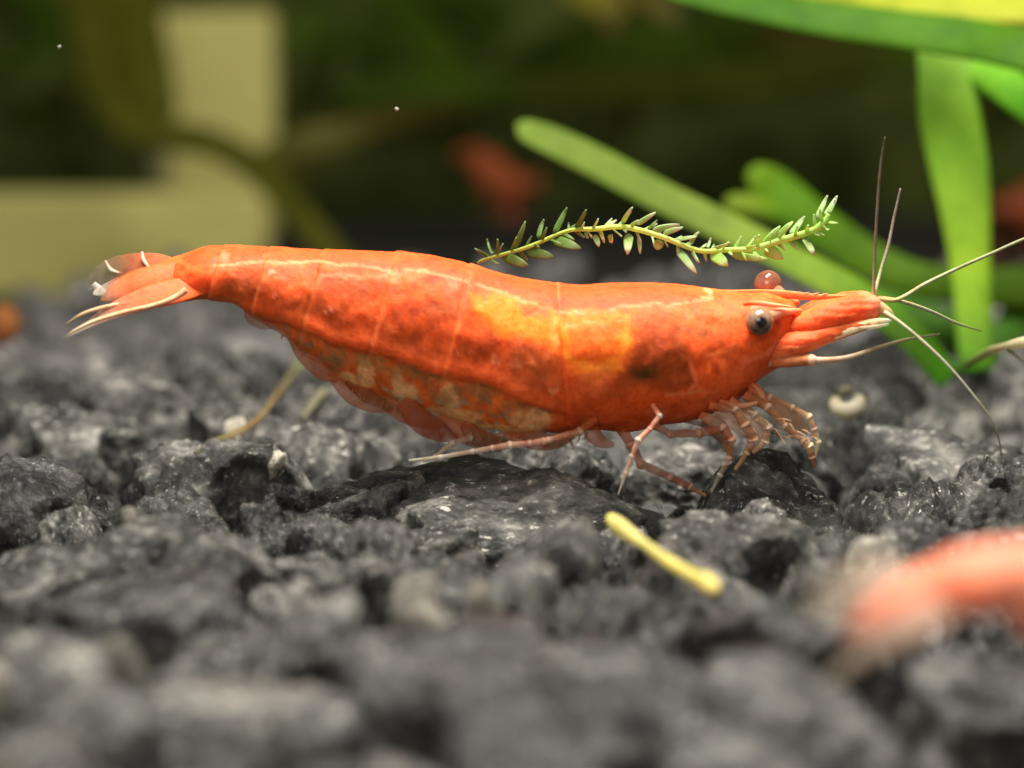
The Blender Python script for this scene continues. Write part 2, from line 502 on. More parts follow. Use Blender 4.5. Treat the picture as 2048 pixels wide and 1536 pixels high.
def pigment(px, py, side, mus, bot):
    """the shell's own colours, laid over its side: px, py run along and down the body"""
    nA = fbm(px, py, side*640, 0.020, 4, 3.0)
    nB = fbm(px, py, side*640, 0.045, 3, 31.0)
    nC = fbm(px, py, side*640, 0.009, 3, 77.0)
    wx = px + 9*nB; wy = py + 9*nA
    def lin(*c): return np.array(srgb(*c))
    col = np.tile(lin(236, 94, 34), (len(px), 1))
    def lay(mask, c):
        nonlocal col
        mk = np.clip(mask, 0, 1)[:, None]
        col = col * (1 - mk) + lin(*c) * mk
    # mottling of the flank
    abd = 1 - sstep(1080, 1140, px)
    lay(0.8 * abd * sstep(-0.05, 0.4, nA), (190, 72, 24))
    lay(0.55 * sstep(0.12, 0.5, -nA), (244, 112, 54))
    lay(0.45 * sstep(0.25, 0.55, -nB), (200, 70, 24))
    lay(0.55 * abd * sstep(0.05, 0.5, nC) , (178, 78, 32))
    lay(0.35 * sstep(0.15, 0.6, nB), (240, 112, 62))
    # strip along the lower edge of the flank muscle
    d = mus - wy
    lay(0.75 * abd * sstep(48, 22, d) * sstep(-4, 4, d), (238, 98, 40))
    # brown belly plates below it, with pale and grey patches
    bel = abd * sstep(-2, -9, d)
    lay(bel * 0.85, (216, 100, 40))
    lay(bel * 0.8 * sstep(-0.05, 0.35, nA), (240, 116, 50))
    lay(bel * 0.75 * sstep(0.12, 0.4, nB + 0.4*nC), (176, 130, 80))
    for (cx, cy, rx, ry) in [(905, 812, 62, 24), (1060, 812, 44, 36), (985, 842, 60, 14), (820, 780, 20, 44), (735, 716, 18, 40), (900, 760, 22, 30), (800, 745, 14, 34), (700, 745, 24, 20)]:
        q = np.hypot((wx-cx)/rx, (wy-cy)/ry)
        lay(bel * 0.8 * sstep(1.15, 0.75, q), (248, 186, 124))
    for (cx, cy, rx, ry) in [(735, 690, 34, 16), (800, 712, 30, 16), (860, 722, 40, 14), (960, 745, 50, 16), (1030, 775, 34, 14), (690, 690, 14, 24), (880, 770, 30, 22)]:
        q = np.hypot((wx-cx)/rx, (wy-cy)/ry)
        lay(bel * 0.7 * sstep(1.2, 0.5, q), (156, 104, 54))
    # seams between belly plates
    for (a, b) in [((640, 640), (700, 770)), ((760, 672), (800, 812)), ((860, 705), (872, 836)), ((960, 724), (930, 852)), ((1060, 770), (1010, 870))]:
        lay(bel * 0.5 * sstep(7, 1, line_d(wx, wy, [a, b])), (220, 130, 70))
    # dark blotches along the back of the tail
    for (cx, cy, rx, ry, k) in [(880, 588, 44, 14, .7), (760, 550, 70, 14, .6), (655, 545, 34, 18, .5), (500, 555, 60, 26, .55), (850, 535, 50, 9, .6), (740, 522, 60, 8, .4), (640, 580, 80, 30, .35), (560, 520, 40, 8, .4)]:
        q = np.hypot((wx-cx)/rx, (wy-cy)/ry)
        lay(k * sstep(1.25, 0.35, q), (150, 66, 22))
    # orange saddle
    s = poly_sd(px + 4*nB, py + 4*nA, [(946, 570), (1000, 566), (1060, 574), (1110, 600), (1180, 604), (1262, 598), (1258, 640), (1240, 690), (1212, 706), (1184, 724), (1150, 704), (1122, 668), (1090, 648), (1010, 634), (965, 606)])
    lay(sstep(15, -12, s + 10*nB), (250, 126, 28))
    s2 = poly_sd(px + 5*nB, py + 5*nA, [(1134, 618), (1236, 612), (1222, 668), (1190, 682), (1140, 672)])
    lay(0.8 * sstep(8, -8, s2) , (250, 108, 34))
    s3 = poly_sd(px + 4*nB, py + 4*nA, [(1040, 582), (1092, 592), (1096, 604), (1044, 602)])
    lay(0.8 * sstep(5, -4, s3), (240, 92, 44))
    lay(0.7 * sstep(7, 1, line_d(wx, wy, [(1128, 668), (1180, 688), (1234, 696)])), (255, 148, 44))
    lay(0.5 * sstep(16, 4, line_d(px, py, [(958, 580), (1010, 600), (1080, 628)])), (255, 148, 46))
    lay(0.6 * sstep(10, 2, line_d(px, py, [(1112, 606), (1100, 630), (1112, 650)])), (255, 158, 80))
    lay(0.6 * sstep(9, 2, line_d(px, py, [(1250, 605), (1244, 660)])), (255, 148, 44))
    # back above the pale line painted darker to offset the strong top light
    dl = smooth_interp(np.clip(px, 440, 1420), np.array([440., 560, 650, 780, 850, 960, 1040, 1110, 1180, 1240, 1330, 1420]), np.array([514., 508, 511, 522, 524, 553, 576, 598, 600, 590, 585, 583]))
    lay(0.75 * sstep(2, -8, wy - dl), (206, 70, 26))
    # brown organ patch in the head shell
    s = poly_sd(px + 7*nB, py + 7*nA, [(1262, 640), (1300, 612), (1345, 622), (1372, 660), (1378, 742), (1330, 748), (1270, 736), (1216, 730), (1246, 690)])
    lay(0.9 * sstep(12, -14, s), (172, 72, 22))
    for (cx, cy, rx, ry, k, c) in [(1284, 704, 42, 20, .95, (88, 52, 10)), (1330, 690, 40, 34, .45, (150, 62, 18)), (1360, 625, 30, 10, .8, (128, 70, 22)), (1398, 632, 22, 10, .8, (120, 68, 22)), (1330, 602, 24, 8, .6, (170, 84, 36)), (1430, 640, 40, 14, .35, (190, 80, 34)),
                                   (1230, 745, 36, 18, .5, (176, 74, 26)), (1210, 880, 50, 26, .7, (160, 74, 28)), (1500, 770, 30, 18, .6, (170, 74, 26)), (1300, 790, 70, 40, .35, (208, 70, 22)), (1170, 800, 50, 30, .4, (214, 70, 22))]:
        q = np.hypot((wx-cx)/rx, (wy-cy)/ry)
        lay(k * sstep(1.2, 0.4, q), c)
    # pale veins and spots on the head shell
    for pts, wd, k, c in [
        ([(1372, 690), (1384, 730), (1372, 748)], 7, .7, (250, 130, 84)), ([(1326, 752), (1365, 754), (1400, 748)], 6, .8, (240, 128, 78)),
        ([(1398, 676), (1430, 668), (1466, 658)], 6, .7, (248, 128, 70)), ([(1480, 690), (1520, 684), (1545, 668)], 9, .6, (252, 132, 92)),
        ([(1500, 600), (1560, 612)], 6, .7, (255, 150, 116)), ([(1116, 568), (1118, 620), (1108, 660)], 4, .3, (250, 130, 84)),
        ([(440, 514), (560, 508), (650, 511), (720, 514), (780, 522), (850, 524), (960, 553), (1040, 576), (1110, 598), (1180, 600), (1240, 590), (1330, 585), (1420, 583)], 2.6, .6, (255, 150, 104)),
        ([(650, 530), (760, 534), (800, 520)], 4, .5, (250, 140, 100)), ([(1130, 614), (1200, 616), (1250, 612)], 3, .5, (255, 150, 96))]:
        lay(k * sstep(wd, wd*0.3, line_d(px + 3*nB, py + 4*nA, pts)), c)
    for (cx, cy, r, k, c) in [(1105, 740, 11, .95, (255, 152, 100)), (563, 567, 5, .9, (255, 150, 110)), (665, 594, 6, .9, (250, 150, 110)), (552, 521, 6, .7, (255, 140, 100)), (1310, 794, 24, .6, (244, 122, 70)), (1425, 770, 34, .55, (248, 120, 66)),
                              (990, 682, 9, .8, (250, 140, 92)), (1030, 690, 13, .6, (245, 140, 90)), (1065, 684, 8, .7, (245, 140, 90)), (1190, 722, 40, .35, (236, 120, 66)), (920, 672, 5, .7, (255, 130, 80)), (460, 506, 12, .5, (250, 130, 90)), (790, 528, 18, .5, (240, 140, 100)), (905, 556, 14, .5, (244, 140, 100)), (1060, 700, 60, .25, (220, 120, 60)), (1180, 810, 26, .5, (226, 120, 66)), (1460, 735, 26, .4, (250, 110, 60))]:
        q = np.hypot((wx-cx)/r, (wy-cy)/(r*0.8))
        lay(k * sstep(1.25, 0.5, q), c)
    for sx in (430, 522, 632, 775, 930):
        q = wx - (sx - 0.28 * (py - 560))
        lay(0.16 * abd * sstep(0, 3, q) * sstep(16, 4, q) * (0.5 + sstep(-.2, .4, nB)), (250, 140, 92))
    # thin brownish rim at the bottom
    lay(0.6 * sstep(16, 2, bot - wy) * sstep(1120, 1160, px), (160, 80, 34))
    # see-through rim of the belly plates
    rim = abd * sstep(34, 4, bot - wy) * sstep(480, 560, px)
    al = 1 - np.clip(rim * (0.75 + 0.5 * nB), 0, 0.85) - 0.25 * np.clip(bel * sstep(0.1, 0.45, nB + 0.4*nC), 0, 1)
    return np.c_[col, np.clip(al, 0.2, 1)]

ROLL = math.radians(8)
def build_shrimp():
    root = empty('red_shrimp', (0, 0, ZG))
    nu, nv = 520, 120
    px = np.linspace(B[0, 0], B[-1, 0], nu)
    px[:] = B[0,0] + (B[-1,0]-B[0,0]) * (0.5 - 0.5*np.cos(np.pi*np.linspace(0,1,nu)))*0.35 + 0.65*(np.linspace(B[0,0],B[-1,0],nu)-B[0,0])
    px = np.sort(px)
    top = smooth_interp(px, B[:,0], B[:,1]); mus = smooth_interp(px, B[:,0], B[:,2]); bot = smooth_interp(px, B[:,0], B[:,3]); hw = smooth_interp(px, B[:,0], B[:,4])
    # edges of the tail rings: each plate slightly overlaps the one behind it
    seams = [430, 522, 632, 775, 930, 1112]
    phi = np.linspace(0, 2*math.pi, nv, endpoint=False)
    PX = np.repeat(px, nv)
    ca, sa = np.cos(phi), np.sin(phi)
    ex = 0.86
    sy = np.sign(ca) * np.abs(ca) ** ex; sz = np.sign(sa) * np.abs(sa) ** ex
    ln = np.hypot(sy, sz); 
    zc = (top + bot) / 2; hh = (bot - top) / 2
    PY = (zc[:, None] - hh[:, None] * sz[None, :]).ravel()
    MUS = np.repeat(mus, nv); BOT = np.repeat(bot, nv); TOP = np.repeat(top, nv); HW = np.repeat(hw, nv)
    YY = (hw[:, None] * sy[None, :]).ravel()
    # widest a little above the middle, narrower towards the belly
    f = (PY - TOP) / (BOT - TOP + 1e-6)
    YY *= 1.0 - 0.20 * sstep(0.55, 1.0, f) - 0.10 * sstep(0.35, 0.0, f)
    abd = 1 - sstep(1080, 1160, PX)
    d = PY - MUS
    YY *= 1 + abd * (0.05 * np.exp(-((d + 14) / 14.0) ** 2) - 0.10 * sstep(-2, 6, d) + 0.05 * sstep(6, 40, d))
    rel = np.zeros_like(PX)
    for s in seams:
        sl = s - 0.28 * (PY - 560) if s < 1100 else s + 0.10 * (PY - 600)
        q = PX - sl
        rel += 0.009 * (sstep(0, 5, q) * np.exp(-np.clip(q, 0, None) / 40.0)) - 0.005 * np.exp(-(q / 4.0) ** 2)
    # belly plates as shallow lobes
    lob = np.abs(np.sin((PX - 0.35*(PY-700) - 640) / 100.0 * math.pi))
    rel += abd * sstep(2, 30, d) * (lob ** 0.5 - 0.7) * 0.022
    PYf = PY + abd * sstep(0.9, 1.0, f) * (lob ** 0.6 - 0.8) * 10
    n = np.array([mn.fractal(Vector((a*0.03, b*0.03, c*19)), 1.0, 2.0, 4) for a, b, c in zip(PX, PY, YY)])
    k = 1 + (rel + 0.006 * n) / np.maximum(HW, 0.05)
    YY *= k
    zmid = np.repeat(zc, nv)
    PYf = zmid + (PYf - zmid) * (1 + 0.25*(rel + 0.006*n) / np.maximum(HW, .05))
    xw = X(PX); zw = Z(PYf)
    zr = np.array([Z(c) for c in zmid])
    y2 = YY * math.cos(ROLL) - (zw - zr) * math.sin(ROLL)
    z2 = zr + (zw - zr) * math.cos(ROLL) + YY * math.sin(ROLL)
    col = pigment(PX, PYf, YY, MUS, BOT)
    mesh_obj('body', np.c_[xw, y2, z2], ring_faces(nu, nv), M_BODY, root, col)

    def limb(name, pts, nu=40, nv=10, mat=M_LIMB, normal=None, flat=1.0, par=None, wob=0.0):
        if name == 'leg':
            q = [pts[0]]
            for a, b, c in zip(pts[:-2], pts[1:-1], pts[2:]):
                def at(m, n, t, k):
                    al = (m[5] * (1-t) + n[5] * t) * (0.62 if min(m[5], n[5]) < 1 else 0.9)
                    return (m[0]*(1-t)+n[0]*t, m[1]*(1-t)+n[1]*t, m[2]*(1-t)+n[2]*t, (m[3]*(1-t)+n[3]*t)*k, tuple(m[4][i]*(1-t)+n[4][i]*t for i in range(3)), al)
                q += [at(a, b, .45, .86), at(a, b, .86, .78), (b[0], b[1], b[2], b[3]*1.04, tuple(min(255, v*.6 + 94) for v in b[4]), min(1, b[5])), at(b, c, .14, .78)]
            q += [(pts[-1])]
            pts = q; nu = 110
        V, F, cc = sweep([row(*p) for p in pts], nu, nv, normal, flat, wob)
        return mesh_obj(name, V, F, mat, par or root, cc) if par is None else mesh_obj(name, V, F, mat, par, cc)
    OR = (236, 96, 40); PK = (240, 178, 150); BR = (170, 92, 48); TN = (190, 146, 100); WH = (236, 218, 190); GR = (150, 140, 122)
    # ---- snout: upper scale pair, beak and the thick bases of the short feelers
    def plate(name, st, y, k, tones, dx=0, dy=0):
        S = np.array(st, float); xs = np.linspace(S[0,0], S[-1,0], 70)
        t = smooth_interp(xs, S[:,0], S[:,1]); b = smooth_interp(xs, S[:,0], S[:,2]); hw_ = smooth_interp(xs, S[:,0], S[:,3])
        ph = np.linspace(0, 2*math.pi, 44, endpoint=False)
        V = []; C_ = []
        for i in range(len(xs)):
            for a in ph:
                py_ = (t[i]+b[i])/2 - (b[i]-t[i])/2*math.sin(a)
                q = mn.fractal(Vector((xs[i]*.018, py_*.13, y*9)), 1, 2, 4)
                V.append((X(xs[i]+dx), y + k*hw_[i]*math.cos(a)*(1 + .12*q), Z(py_+dy + 1.6*mn.noise(Vector((xs[i]*.08, y*7, 2))))))
                fr = (py_ - t[i]) / (b[i]-t[i]+1e-6) + .16*q
                c = np.array(srgb(*tones[0]))
                for lo, hi, tc_ in tones[1]:
                    g = float(np.clip((fr-lo)/(hi-lo), 0, 1)); c = c*(1-g) + np.array(srgb(*tc_))*g
                g = .55*float(np.clip(q*2.2, 0, 1)); c = c*(1-g) + np.array(srgb(*tones[2]))*g
                g = .85*float(np.clip((xs[i]-1712)/34, 0, 1)); c = c*(1-g) + np.array(srgb(*tones[3]))*g
                C_.append(c)
        return mesh_obj(name, V, ring_faces(len(xs), 44), M_BODY, root, np.array(C_))
    UPPER = [(1572, 634, 668, .030), (1600, 620, 676, .050), (1640, 601, 668, .058), (1680, 590, 656, .056), (1720, 586, 644, .048), (1742, 587, 636, .038), (1753, 594, 626, .018)]
    LOWER = [(1515, 668, 724, .020), (1545, 660, 722, .040), (1585, 655, 707, .044), (1640, 644, 684, .032), (1690, 634, 665, .022), (1730, 629, 650, .014), (1756, 632, 643, .005)]
    TU = ((242, 100, 46), [(.80, 1.0, (226, 108, 60))], (218, 80, 36), (240, 150, 112))
    TL = ((238, 98, 46), [(.35, .6, (226, 112, 62)), (.78, .9, (240, 158, 112)), (.92, .99, (244, 200, 156))], (206, 96, 54), (236, 170, 130))
    plate('antennule_base', UPPER, -0.055, 1.0, TU)
    plate('antennule_base', UPPER, 0.055, 0.9, TU, -5, 2)
    plate('antennal_scale', LOWER, -0.092, 1.0, TL)
    plate('antennal_scale', LOWER, 0.10, 0.9, TL, -6, 0)
    # pale lower blade of each antennal scale
    for y, a in ((-0.10, 1.0), (0.07, .8)):
        limb('antennal_scale', [(1540, 712, y, 6, (236, 140, 96), a), (1580, 702, y-.01, 9, (240, 160, 116), a), (1640, 680, y-.012, 9, (240, 186, 140), a), (1700, 660, y-.01, 9, (238, 206, 160), a), (1752, 644, y, 7, (238, 214, 160), a*.9), (1784, 640, y, 2, (220, 214, 180), a*.5)], 50, 12, flat=.35)
    limb('antennal_scale', [(1690, 655, -.11, 3, (226, 200, 160), .9), (1740, 655, -.11, 4, (220, 205, 170), .7), (1778, 648, -.11, 2, (200, 196, 170), .4)], 24, 10, flat=.4)
    limb('antennule', [(1735, 606, -.06, 14, (240, 150, 110), 1), (1756, 612, -.06, 12, (226, 160, 120), .9), (1776, 626, -.06, 10, (214, 190, 140), .8), (1790, 640, -.06, 3, (190, 180, 140), .5)], 30, 14)
    # beak between the eyes
    limb('rostrum', [(1400, 590, -.012, 4, OR), (1470, 588, -.01, 8, OR), (1530, 588, -.01, 9, (236, 106, 56)), (1580, 590, -.01, 8, (206, 116, 66)), (1630, 594, -.01, 6, (196, 112, 66)), (1690, 592, -.01, 2, (220, 120, 80))], 60, 12, mat=M_BODY, flat=.45)
    for k in range(6):
        x0 = 1556 + 18*k
        limb('rostrum_tooth', [(x0, 586+k*.8, -.01, 3.0, (214, 130, 84), .9), (x0+9, 581+k*1.2, -.01, 0.8, (226, 160, 120), .8)], 8, 8)
    # ridge over the near eye and the dark slit ahead of it
    limb('eye_stalk', [(1600, 622, -.055, 5, (220, 120, 76)), (1566, 624, -.10, 9, (210, 150, 120)), (1536, 634, -.15, 14, (196, 130, 100))], 30, 14, mat=M_BODY)
    limb('eye_stalk', [(1596, 606, .05, 5, (214, 120, 76)), (1570, 592, .10, 9, (206, 130, 100)), (1548, 578, .15, 14, (210, 140, 110))], 30, 14, mat=M_BODY)
    limb('orbital_ridge', [(1488, 608, -.135, 4, OR), (1512, 606, -.150, 5, (250, 120, 80)), (1545, 610, -.140, 4.5, (255, 156, 120)), (1584, 614, -.10, 2, (236, 130, 90))], 30, 10, mat=M_BODY)
    # eyes
    def eye(cx, cy, y, r, ring, core, out):
        cen = np.array(P(cx, cy, y)); v = ICO5[0][:] if False else ico(4)[0]
        f = ico(4)[1]
        o = np.array(out, float); o /= np.linalg.norm(o)
        dt = v @ o
        c = np.tile(np.array(srgb(*ring)), (len(v), 1))
        m = sstep(0.86, 0.95, dt)[:, None]; c = c*(1-m) + np.array(srgb(*core))*m
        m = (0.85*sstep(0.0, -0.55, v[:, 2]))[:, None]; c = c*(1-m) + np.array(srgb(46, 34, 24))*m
        m = 0.5*sstep(0.45, 0.0, np.abs(dt - 0.45)/0.35)[:, None]; c = c*(1-m) + np.array(srgb(150, 114, 88))*m
        e = mesh_obj('eye', cen + v*r/PXCM, f, M_EYE, root, c)
        return e
    eye(1519, 643, -0.185, 28, (146, 110, 84), (10, 9, 8), (0.05, -1, 0.06))
    eye(1536, 569, 0.165, 29, (160, 104, 80), (150, 84, 60), (0.0, 1, 0.3))
    # ---- feelers
    A1 = (150, 140, 112); A2 = (168, 164, 124)
    limb('antenna', [(1747, 590, -.05, 4.3, (200, 180, 130), 1), (1748, 560, -.06, 3.5, A2, .9), (1752, 459, -.08, 3.1, (140, 126, 104), .85), (1761, 334, -.10, 2.5, (128, 110, 96), .8), (1770, 274, -.12, 1.2, (110, 92, 84), .7)], 60, 8)
    limb('antenna', [(1748, 592, -.05, 4.3, (200, 180, 130), 1), (1762, 540, -.02, 3.5, A2, .9), (1777, 490, .0, 3.4, (150, 138, 118), .85), (1787, 440, .02, 3.1, (138, 120, 112), .85), (1801, 377, .04, 2.0, (124, 106, 104), .8)], 50, 8)
    limb('antenna', [(1748, 596, -.06, 3.9, (196, 150, 100), .95), (1792, 600, -.05, 4.3, (176, 164, 110), .95), (1850, 568, .0, 3.9, A2, .9), (1908, 540, .04, 3.6, (150, 152, 108), .9), (1980, 508, .10, 3.3, (150, 152, 112), .9), (2060, 473, .16, 3.0, (150, 150, 116), .9), (2200, 420, .3, 1.6, A2, .8)], 80, 8)
    limb('antenna', [(1748, 594, -.04, 3.9, (196, 140, 96), .95), (1800, 602, -.02, 3.9, (184, 168, 116), .95), (1860, 622, .05, 3.6, A2, .85), (1910, 645, .1, 3.3, (150, 156, 104), .7), (1962, 662, .15, 2.0, (110, 130, 70), .45)], 60, 8)
    limb('antenna', [(1770, 624, -.08, 4.3, (206, 196, 150), .9), (1800, 645, -.12, 3.9, A2, .9), (1845, 682, -.16, 3.4, (160, 156, 124), .9), (1895, 730, -.20, 3.0, (166, 160, 138), .9), (1950, 795, -.22, 2.7, (160, 154, 134), .85), (1988, 850, -.22, 2.2, (150, 146, 130), .8), (2002, 905, -.2, 1.7, (130, 128, 116), .7), (1998, 950, -.2, 1.2, (120, 118, 110), .6)], 80, 8)
    limb('antenna_base', [(1548, 724, -.11, 12, (206, 96, 50), 1), (1585, 722, -.12, 12, (196, 112, 66), .95), (1615, 720, -.125, 11, (206, 130, 88), .95), (1624, 720, -.13, 12, (238, 176, 146), 1), (1632, 720, -.13, 8, (226, 178, 150), .95)], 40, 12)
    limb('antenna', [(1624, 720, -.13, 7.0, (226, 176, 146), .95), (1660, 720, -.13, 6.2, (206, 170, 142), .9), (1700, 714, -.12, 5.5, (190, 164, 136), .9), (1754, 696, -.08, 4.7, (168, 148, 118), .85), (1810, 680, -.02, 3.9, (140, 134, 96), .7), (1880, 668, .06, 2.3, (110, 112, 80), .45)], 60, 10)
    # ---- walking legs, near side then far side
    limb('leg', [(1300, 800, -.16, 6.9, (230, 90, 40), 1.00), (1319, 832, -.20, 6.9, (244, 176, 150), 1.00), (1300, 858, -.21, 6.5, (226, 150, 124), 1.00), (1277, 880, -.22, 7.7, (244, 190, 160), 1.00), (1264, 912, -.22, 5.6, (228, 170, 140), 0.87), (1252, 945, -.22, 4.7, (220, 186, 156), 0.87), (1236, 990, -.22, 1.3, (226, 214, 196), 0.83)], 60, 10)
    limb('leg', [(1190, 838, -.12, 12.0, (190, 84, 36), 0.87), (1160, 862, -.15, 9.5, (200, 110, 70), 0.83), (1096, 880, -.18, 6.9, (240, 176, 146), 1.00), (1088, 882, -.18, 8.6, (244, 180, 150), 1.00), (1060, 886, -.185, 6.9, (224, 150, 124), 0.87), (1020, 890, -.19, 8.6, (244, 200, 166), 1.00), (985, 896, -.19, 6.9, (220, 172, 146), 0.83), (946, 903, -.19, 6.0, (216, 186, 158), 0.83), (880, 914, -.19, 4.7, (222, 208, 178), 0.83), (818, 921, -.19, 2.6, (214, 206, 190), 0.74)], 70, 10)
    limb('leg', [(1000, 872, -.06, 6.9, (190, 130, 90), 0.55), (940, 876, -.10, 8.6, (190, 150, 120), 0.64), (905, 886, -.12, 7.7, (206, 172, 146), 0.69), (870, 912, -.13, 3.4, (222, 204, 170), 0.83), (846, 924, -.13, 1.7, (214, 200, 176), 0.74)], 40, 10)
    limb('leg', [(1240, 850, -.05, 13.8, (176, 78, 30), 1.00), (1262, 890, -.08, 12.0, (170, 72, 28), 0.87), (1282, 928, -.10, 10.3, (160, 82, 44), 0.87), (1340, 954, -.12, 9.5, (150, 84, 50), 0.83), (1380, 974, -.12, 8.6, (146, 80, 46), 0.83), (1412, 992, -.12, 3.4, (176, 140, 100), 0.83)], 60, 10)
    limb('leg', [(1310, 850, -.08, 10.3, (200, 100, 56), 0.83), (1340, 868, -.10, 8.6, (178, 100, 58), 0.78), (1400, 866, -.13, 10.3, (172, 92, 48), 0.83), (1446, 858, -.15, 12.9, (166, 88, 46), 0.83), (1462, 880, -.16, 11.2, (160, 84, 44), 0.83), (1458, 915, -.16, 7.7, (170, 118, 76), 0.78), (1440, 950, -.16, 6.9, (150, 140, 122), 0.69), (1422, 985, -.16, 2.6, (160, 152, 134), 0.64)], 70, 10)
    limb('leg', [(1420, 810, -.13, 10.3, (220, 110, 60), 0.83), (1470, 820, -.15, 10.3, (190, 124, 80), 0.78), (1490, 850, -.16, 12.0, (176, 110, 66), 0.78), (1506, 880, -.16, 12.0, (180, 112, 68), 0.78), (1494, 906, -.16, 6.9, (176, 130, 88), 0.78), (1470, 940, -.16, 4.3, (160, 130, 96), 0.64)], 60, 10)
    limb('leg', [(1460, 800, -.12, 9.5, (214, 110, 64), 0.83), (1510, 830, -.14, 10.3, (180, 138, 98), 0.74), (1536, 856, -.15, 10.3, (190, 150, 116), 0.74), (1530, 884, -.15, 9.5, (214, 168, 136), 0.83), (1505, 905, -.15, 5.2, (190, 150, 110), 0.74)], 50, 10)
    limb('leg', [(1490, 790, -.12, 10.3, (206, 104, 60), 0.83), (1535, 815, -.14, 10.3, (176, 120, 78), 0.78), (1570, 852, -.15, 8.6, (172, 116, 74), 0.78), (1606, 882, -.15, 8.6, (176, 112, 72), 0.83), (1618, 892, -.15, 10.3, (226, 200, 140), 1.00), (1624, 915, -.15, 8.6, (168, 104, 60), 0.83), (1630, 934, -.15, 1.7, (160, 110, 70), 0.74)], 60, 10)
    limb('leg', [(1500, 780, -.10, 10.3, (200, 100, 56), 0.83), (1540, 796, -.12, 9.5, (176, 116, 74), 0.78), (1585, 816, -.13, 7.7, (178, 126, 84), 0.78), (1618, 834, -.14, 8.6, (232, 196, 150), 1.00), (1628, 858, -.14, 7.7, (206, 150, 116), 0.83), (1636, 884, -.14, 6.9, (236, 210, 160), 1.00), (1630, 915, -.14, 2.6, (206, 190, 160), 0.78)], 60, 10)
    limb('leg', [(1360, 835, .06, 8.6, (190, 90, 46), 0.83), (1410, 850, .10, 7.7, (170, 92, 52), 0.78), (1450, 890, .12, 6.9, (160, 104, 68), 0.74), (1470, 930, .13, 2.6, (150, 120, 90), 0.64)], 50, 10)
    limb('mouthpart', [(1500, 770, -.08, 12.0, (190, 84, 40), 0.87), (1520, 786, -.11, 8.6, (214, 140, 100), 0.83), (1532, 800, -.12, 5.2, (236, 180, 140), 0.83), (1540, 806, -.12, 2.6, (230, 200, 150), 0.74)], 30, 10)
    limb('mouthpart', [(1440, 806, -.12, 8.6, (220, 116, 66), 0.83), (1480, 812, -.14, 6.9, (206, 138, 96), 0.78), (1515, 806, -.14, 4.3, (226, 160, 124), 0.78)], 30, 10)
    limb('mouthpart', [(1430, 815, -.12, 10, (200, 130, 86), .5), (1470, 836, -.14, 24, (186, 134, 92), .42), (1510, 856, -.14, 26, (190, 146, 108), .38), (1530, 890, -.14, 8, (200, 160, 124), .3)], 40, 16, flat=.3)
    limb('mouthpart', [(1500, 790, -.11, 10, (196, 112, 66), .7), (1545, 812, -.13, 16, (176, 120, 78), .5), (1590, 840, -.13, 14, (176, 128, 88), .4), (1618, 866, -.13, 5, (190, 150, 110), .4)], 40, 16, flat=.3)
    limb('mouthpart', [(1400, 830, -.10, 8, (206, 110, 60), .8), (1432, 846, -.12, 14, (170, 120, 84), .5), (1452, 872, -.12, 12, (170, 124, 90), .4), (1450, 900, -.12, 4, (170, 130, 96), .4)], 40, 16, flat=.3)
    rb = random.Random(5)
    for k in range(26):
        x0 = rb.uniform(1430, 1625); y0 = 806 + (x0-1430)*.28 + rb.uniform(-6, 30)
        a = rb.uniform(.1, 1.2); l_ = rb.uniform(14, 36)
        limb('bristle', [(x0, y0, -.14, 1.8, (226, 170, 130), .8), (x0 + math.cos(a)*l_*.5, y0 + math.sin(a)*l_*.5 - 2, -.15, 1.4, (226, 186, 150), .7), (x0 + math.cos(a)*l_, y0 + math.sin(a)*l_, -.16, .6, (230, 206, 176), .5)], 8, 6)
    # ---- swimmerets under the tail
    limb('swimmeret', [(808, 800, -.10, 18, (167, 75, 32), 0.54), (835, 836, -.12, 24, (152, 66, 23), 0.52), (872, 860, -.12, 22, (148, 64, 23), 0.52), (906, 876, -.11, 10, (142, 68, 30), 0.49), (918, 882, -.10, 3, (142, 81, 45), 0.34)], 40, 16, flat=.3)
    limb('swimmeret', [(930, 845, -.08, 14, (161, 75, 36), 0.52), (950, 872, -.10, 16, (133, 75, 39), 0.43), (990, 882, -.10, 12, (123, 77, 45), 0.38), (1020, 880, -.09, 4, (123, 81, 54), 0.29)], 40, 14, flat=.3)
    limb('swimmeret', [(1040, 866, -.08, 12, (161, 90, 54), 0.46), (1080, 878, -.10, 14, (142, 93, 63), 0.34), (1130, 876, -.10, 12, (142, 99, 68), 0.32), (1160, 860, -.09, 5, (152, 99, 63), 0.29)], 40, 14, flat=.3)
    limb('swimmeret', [(700, 755, -.08, 16, (161, 75, 32), 0.54), (735, 792, -.10, 14, (142, 75, 32), 0.46), (780, 812, -.10, 8, (133, 72, 32), 0.34), (800, 818, -.10, 3, (123, 72, 36), 0.23)], 40, 14, flat=.3)
    limb('swimmeret', [(500, 612, -.10, 12, (161, 73, 32), 0.52), (504, 634, -.12, 13, (142, 75, 36), 0.43), (524, 650, -.12, 9, (152, 90, 54), 0.34), (545, 655, -.10, 3, (161, 99, 63), 0.29)], 30, 14, flat=.3)
    limb('swimmeret', [(1178, 840, -.10, 16, (167, 73, 32), 0.54), (1186, 868, -.12, 17, (159, 70, 28), 0.52), (1204, 884, -.12, 13, (155, 70, 30), 0.49), (1228, 890, -.11, 5, (171, 81, 39), 0.40)], 40, 16, flat=.4)
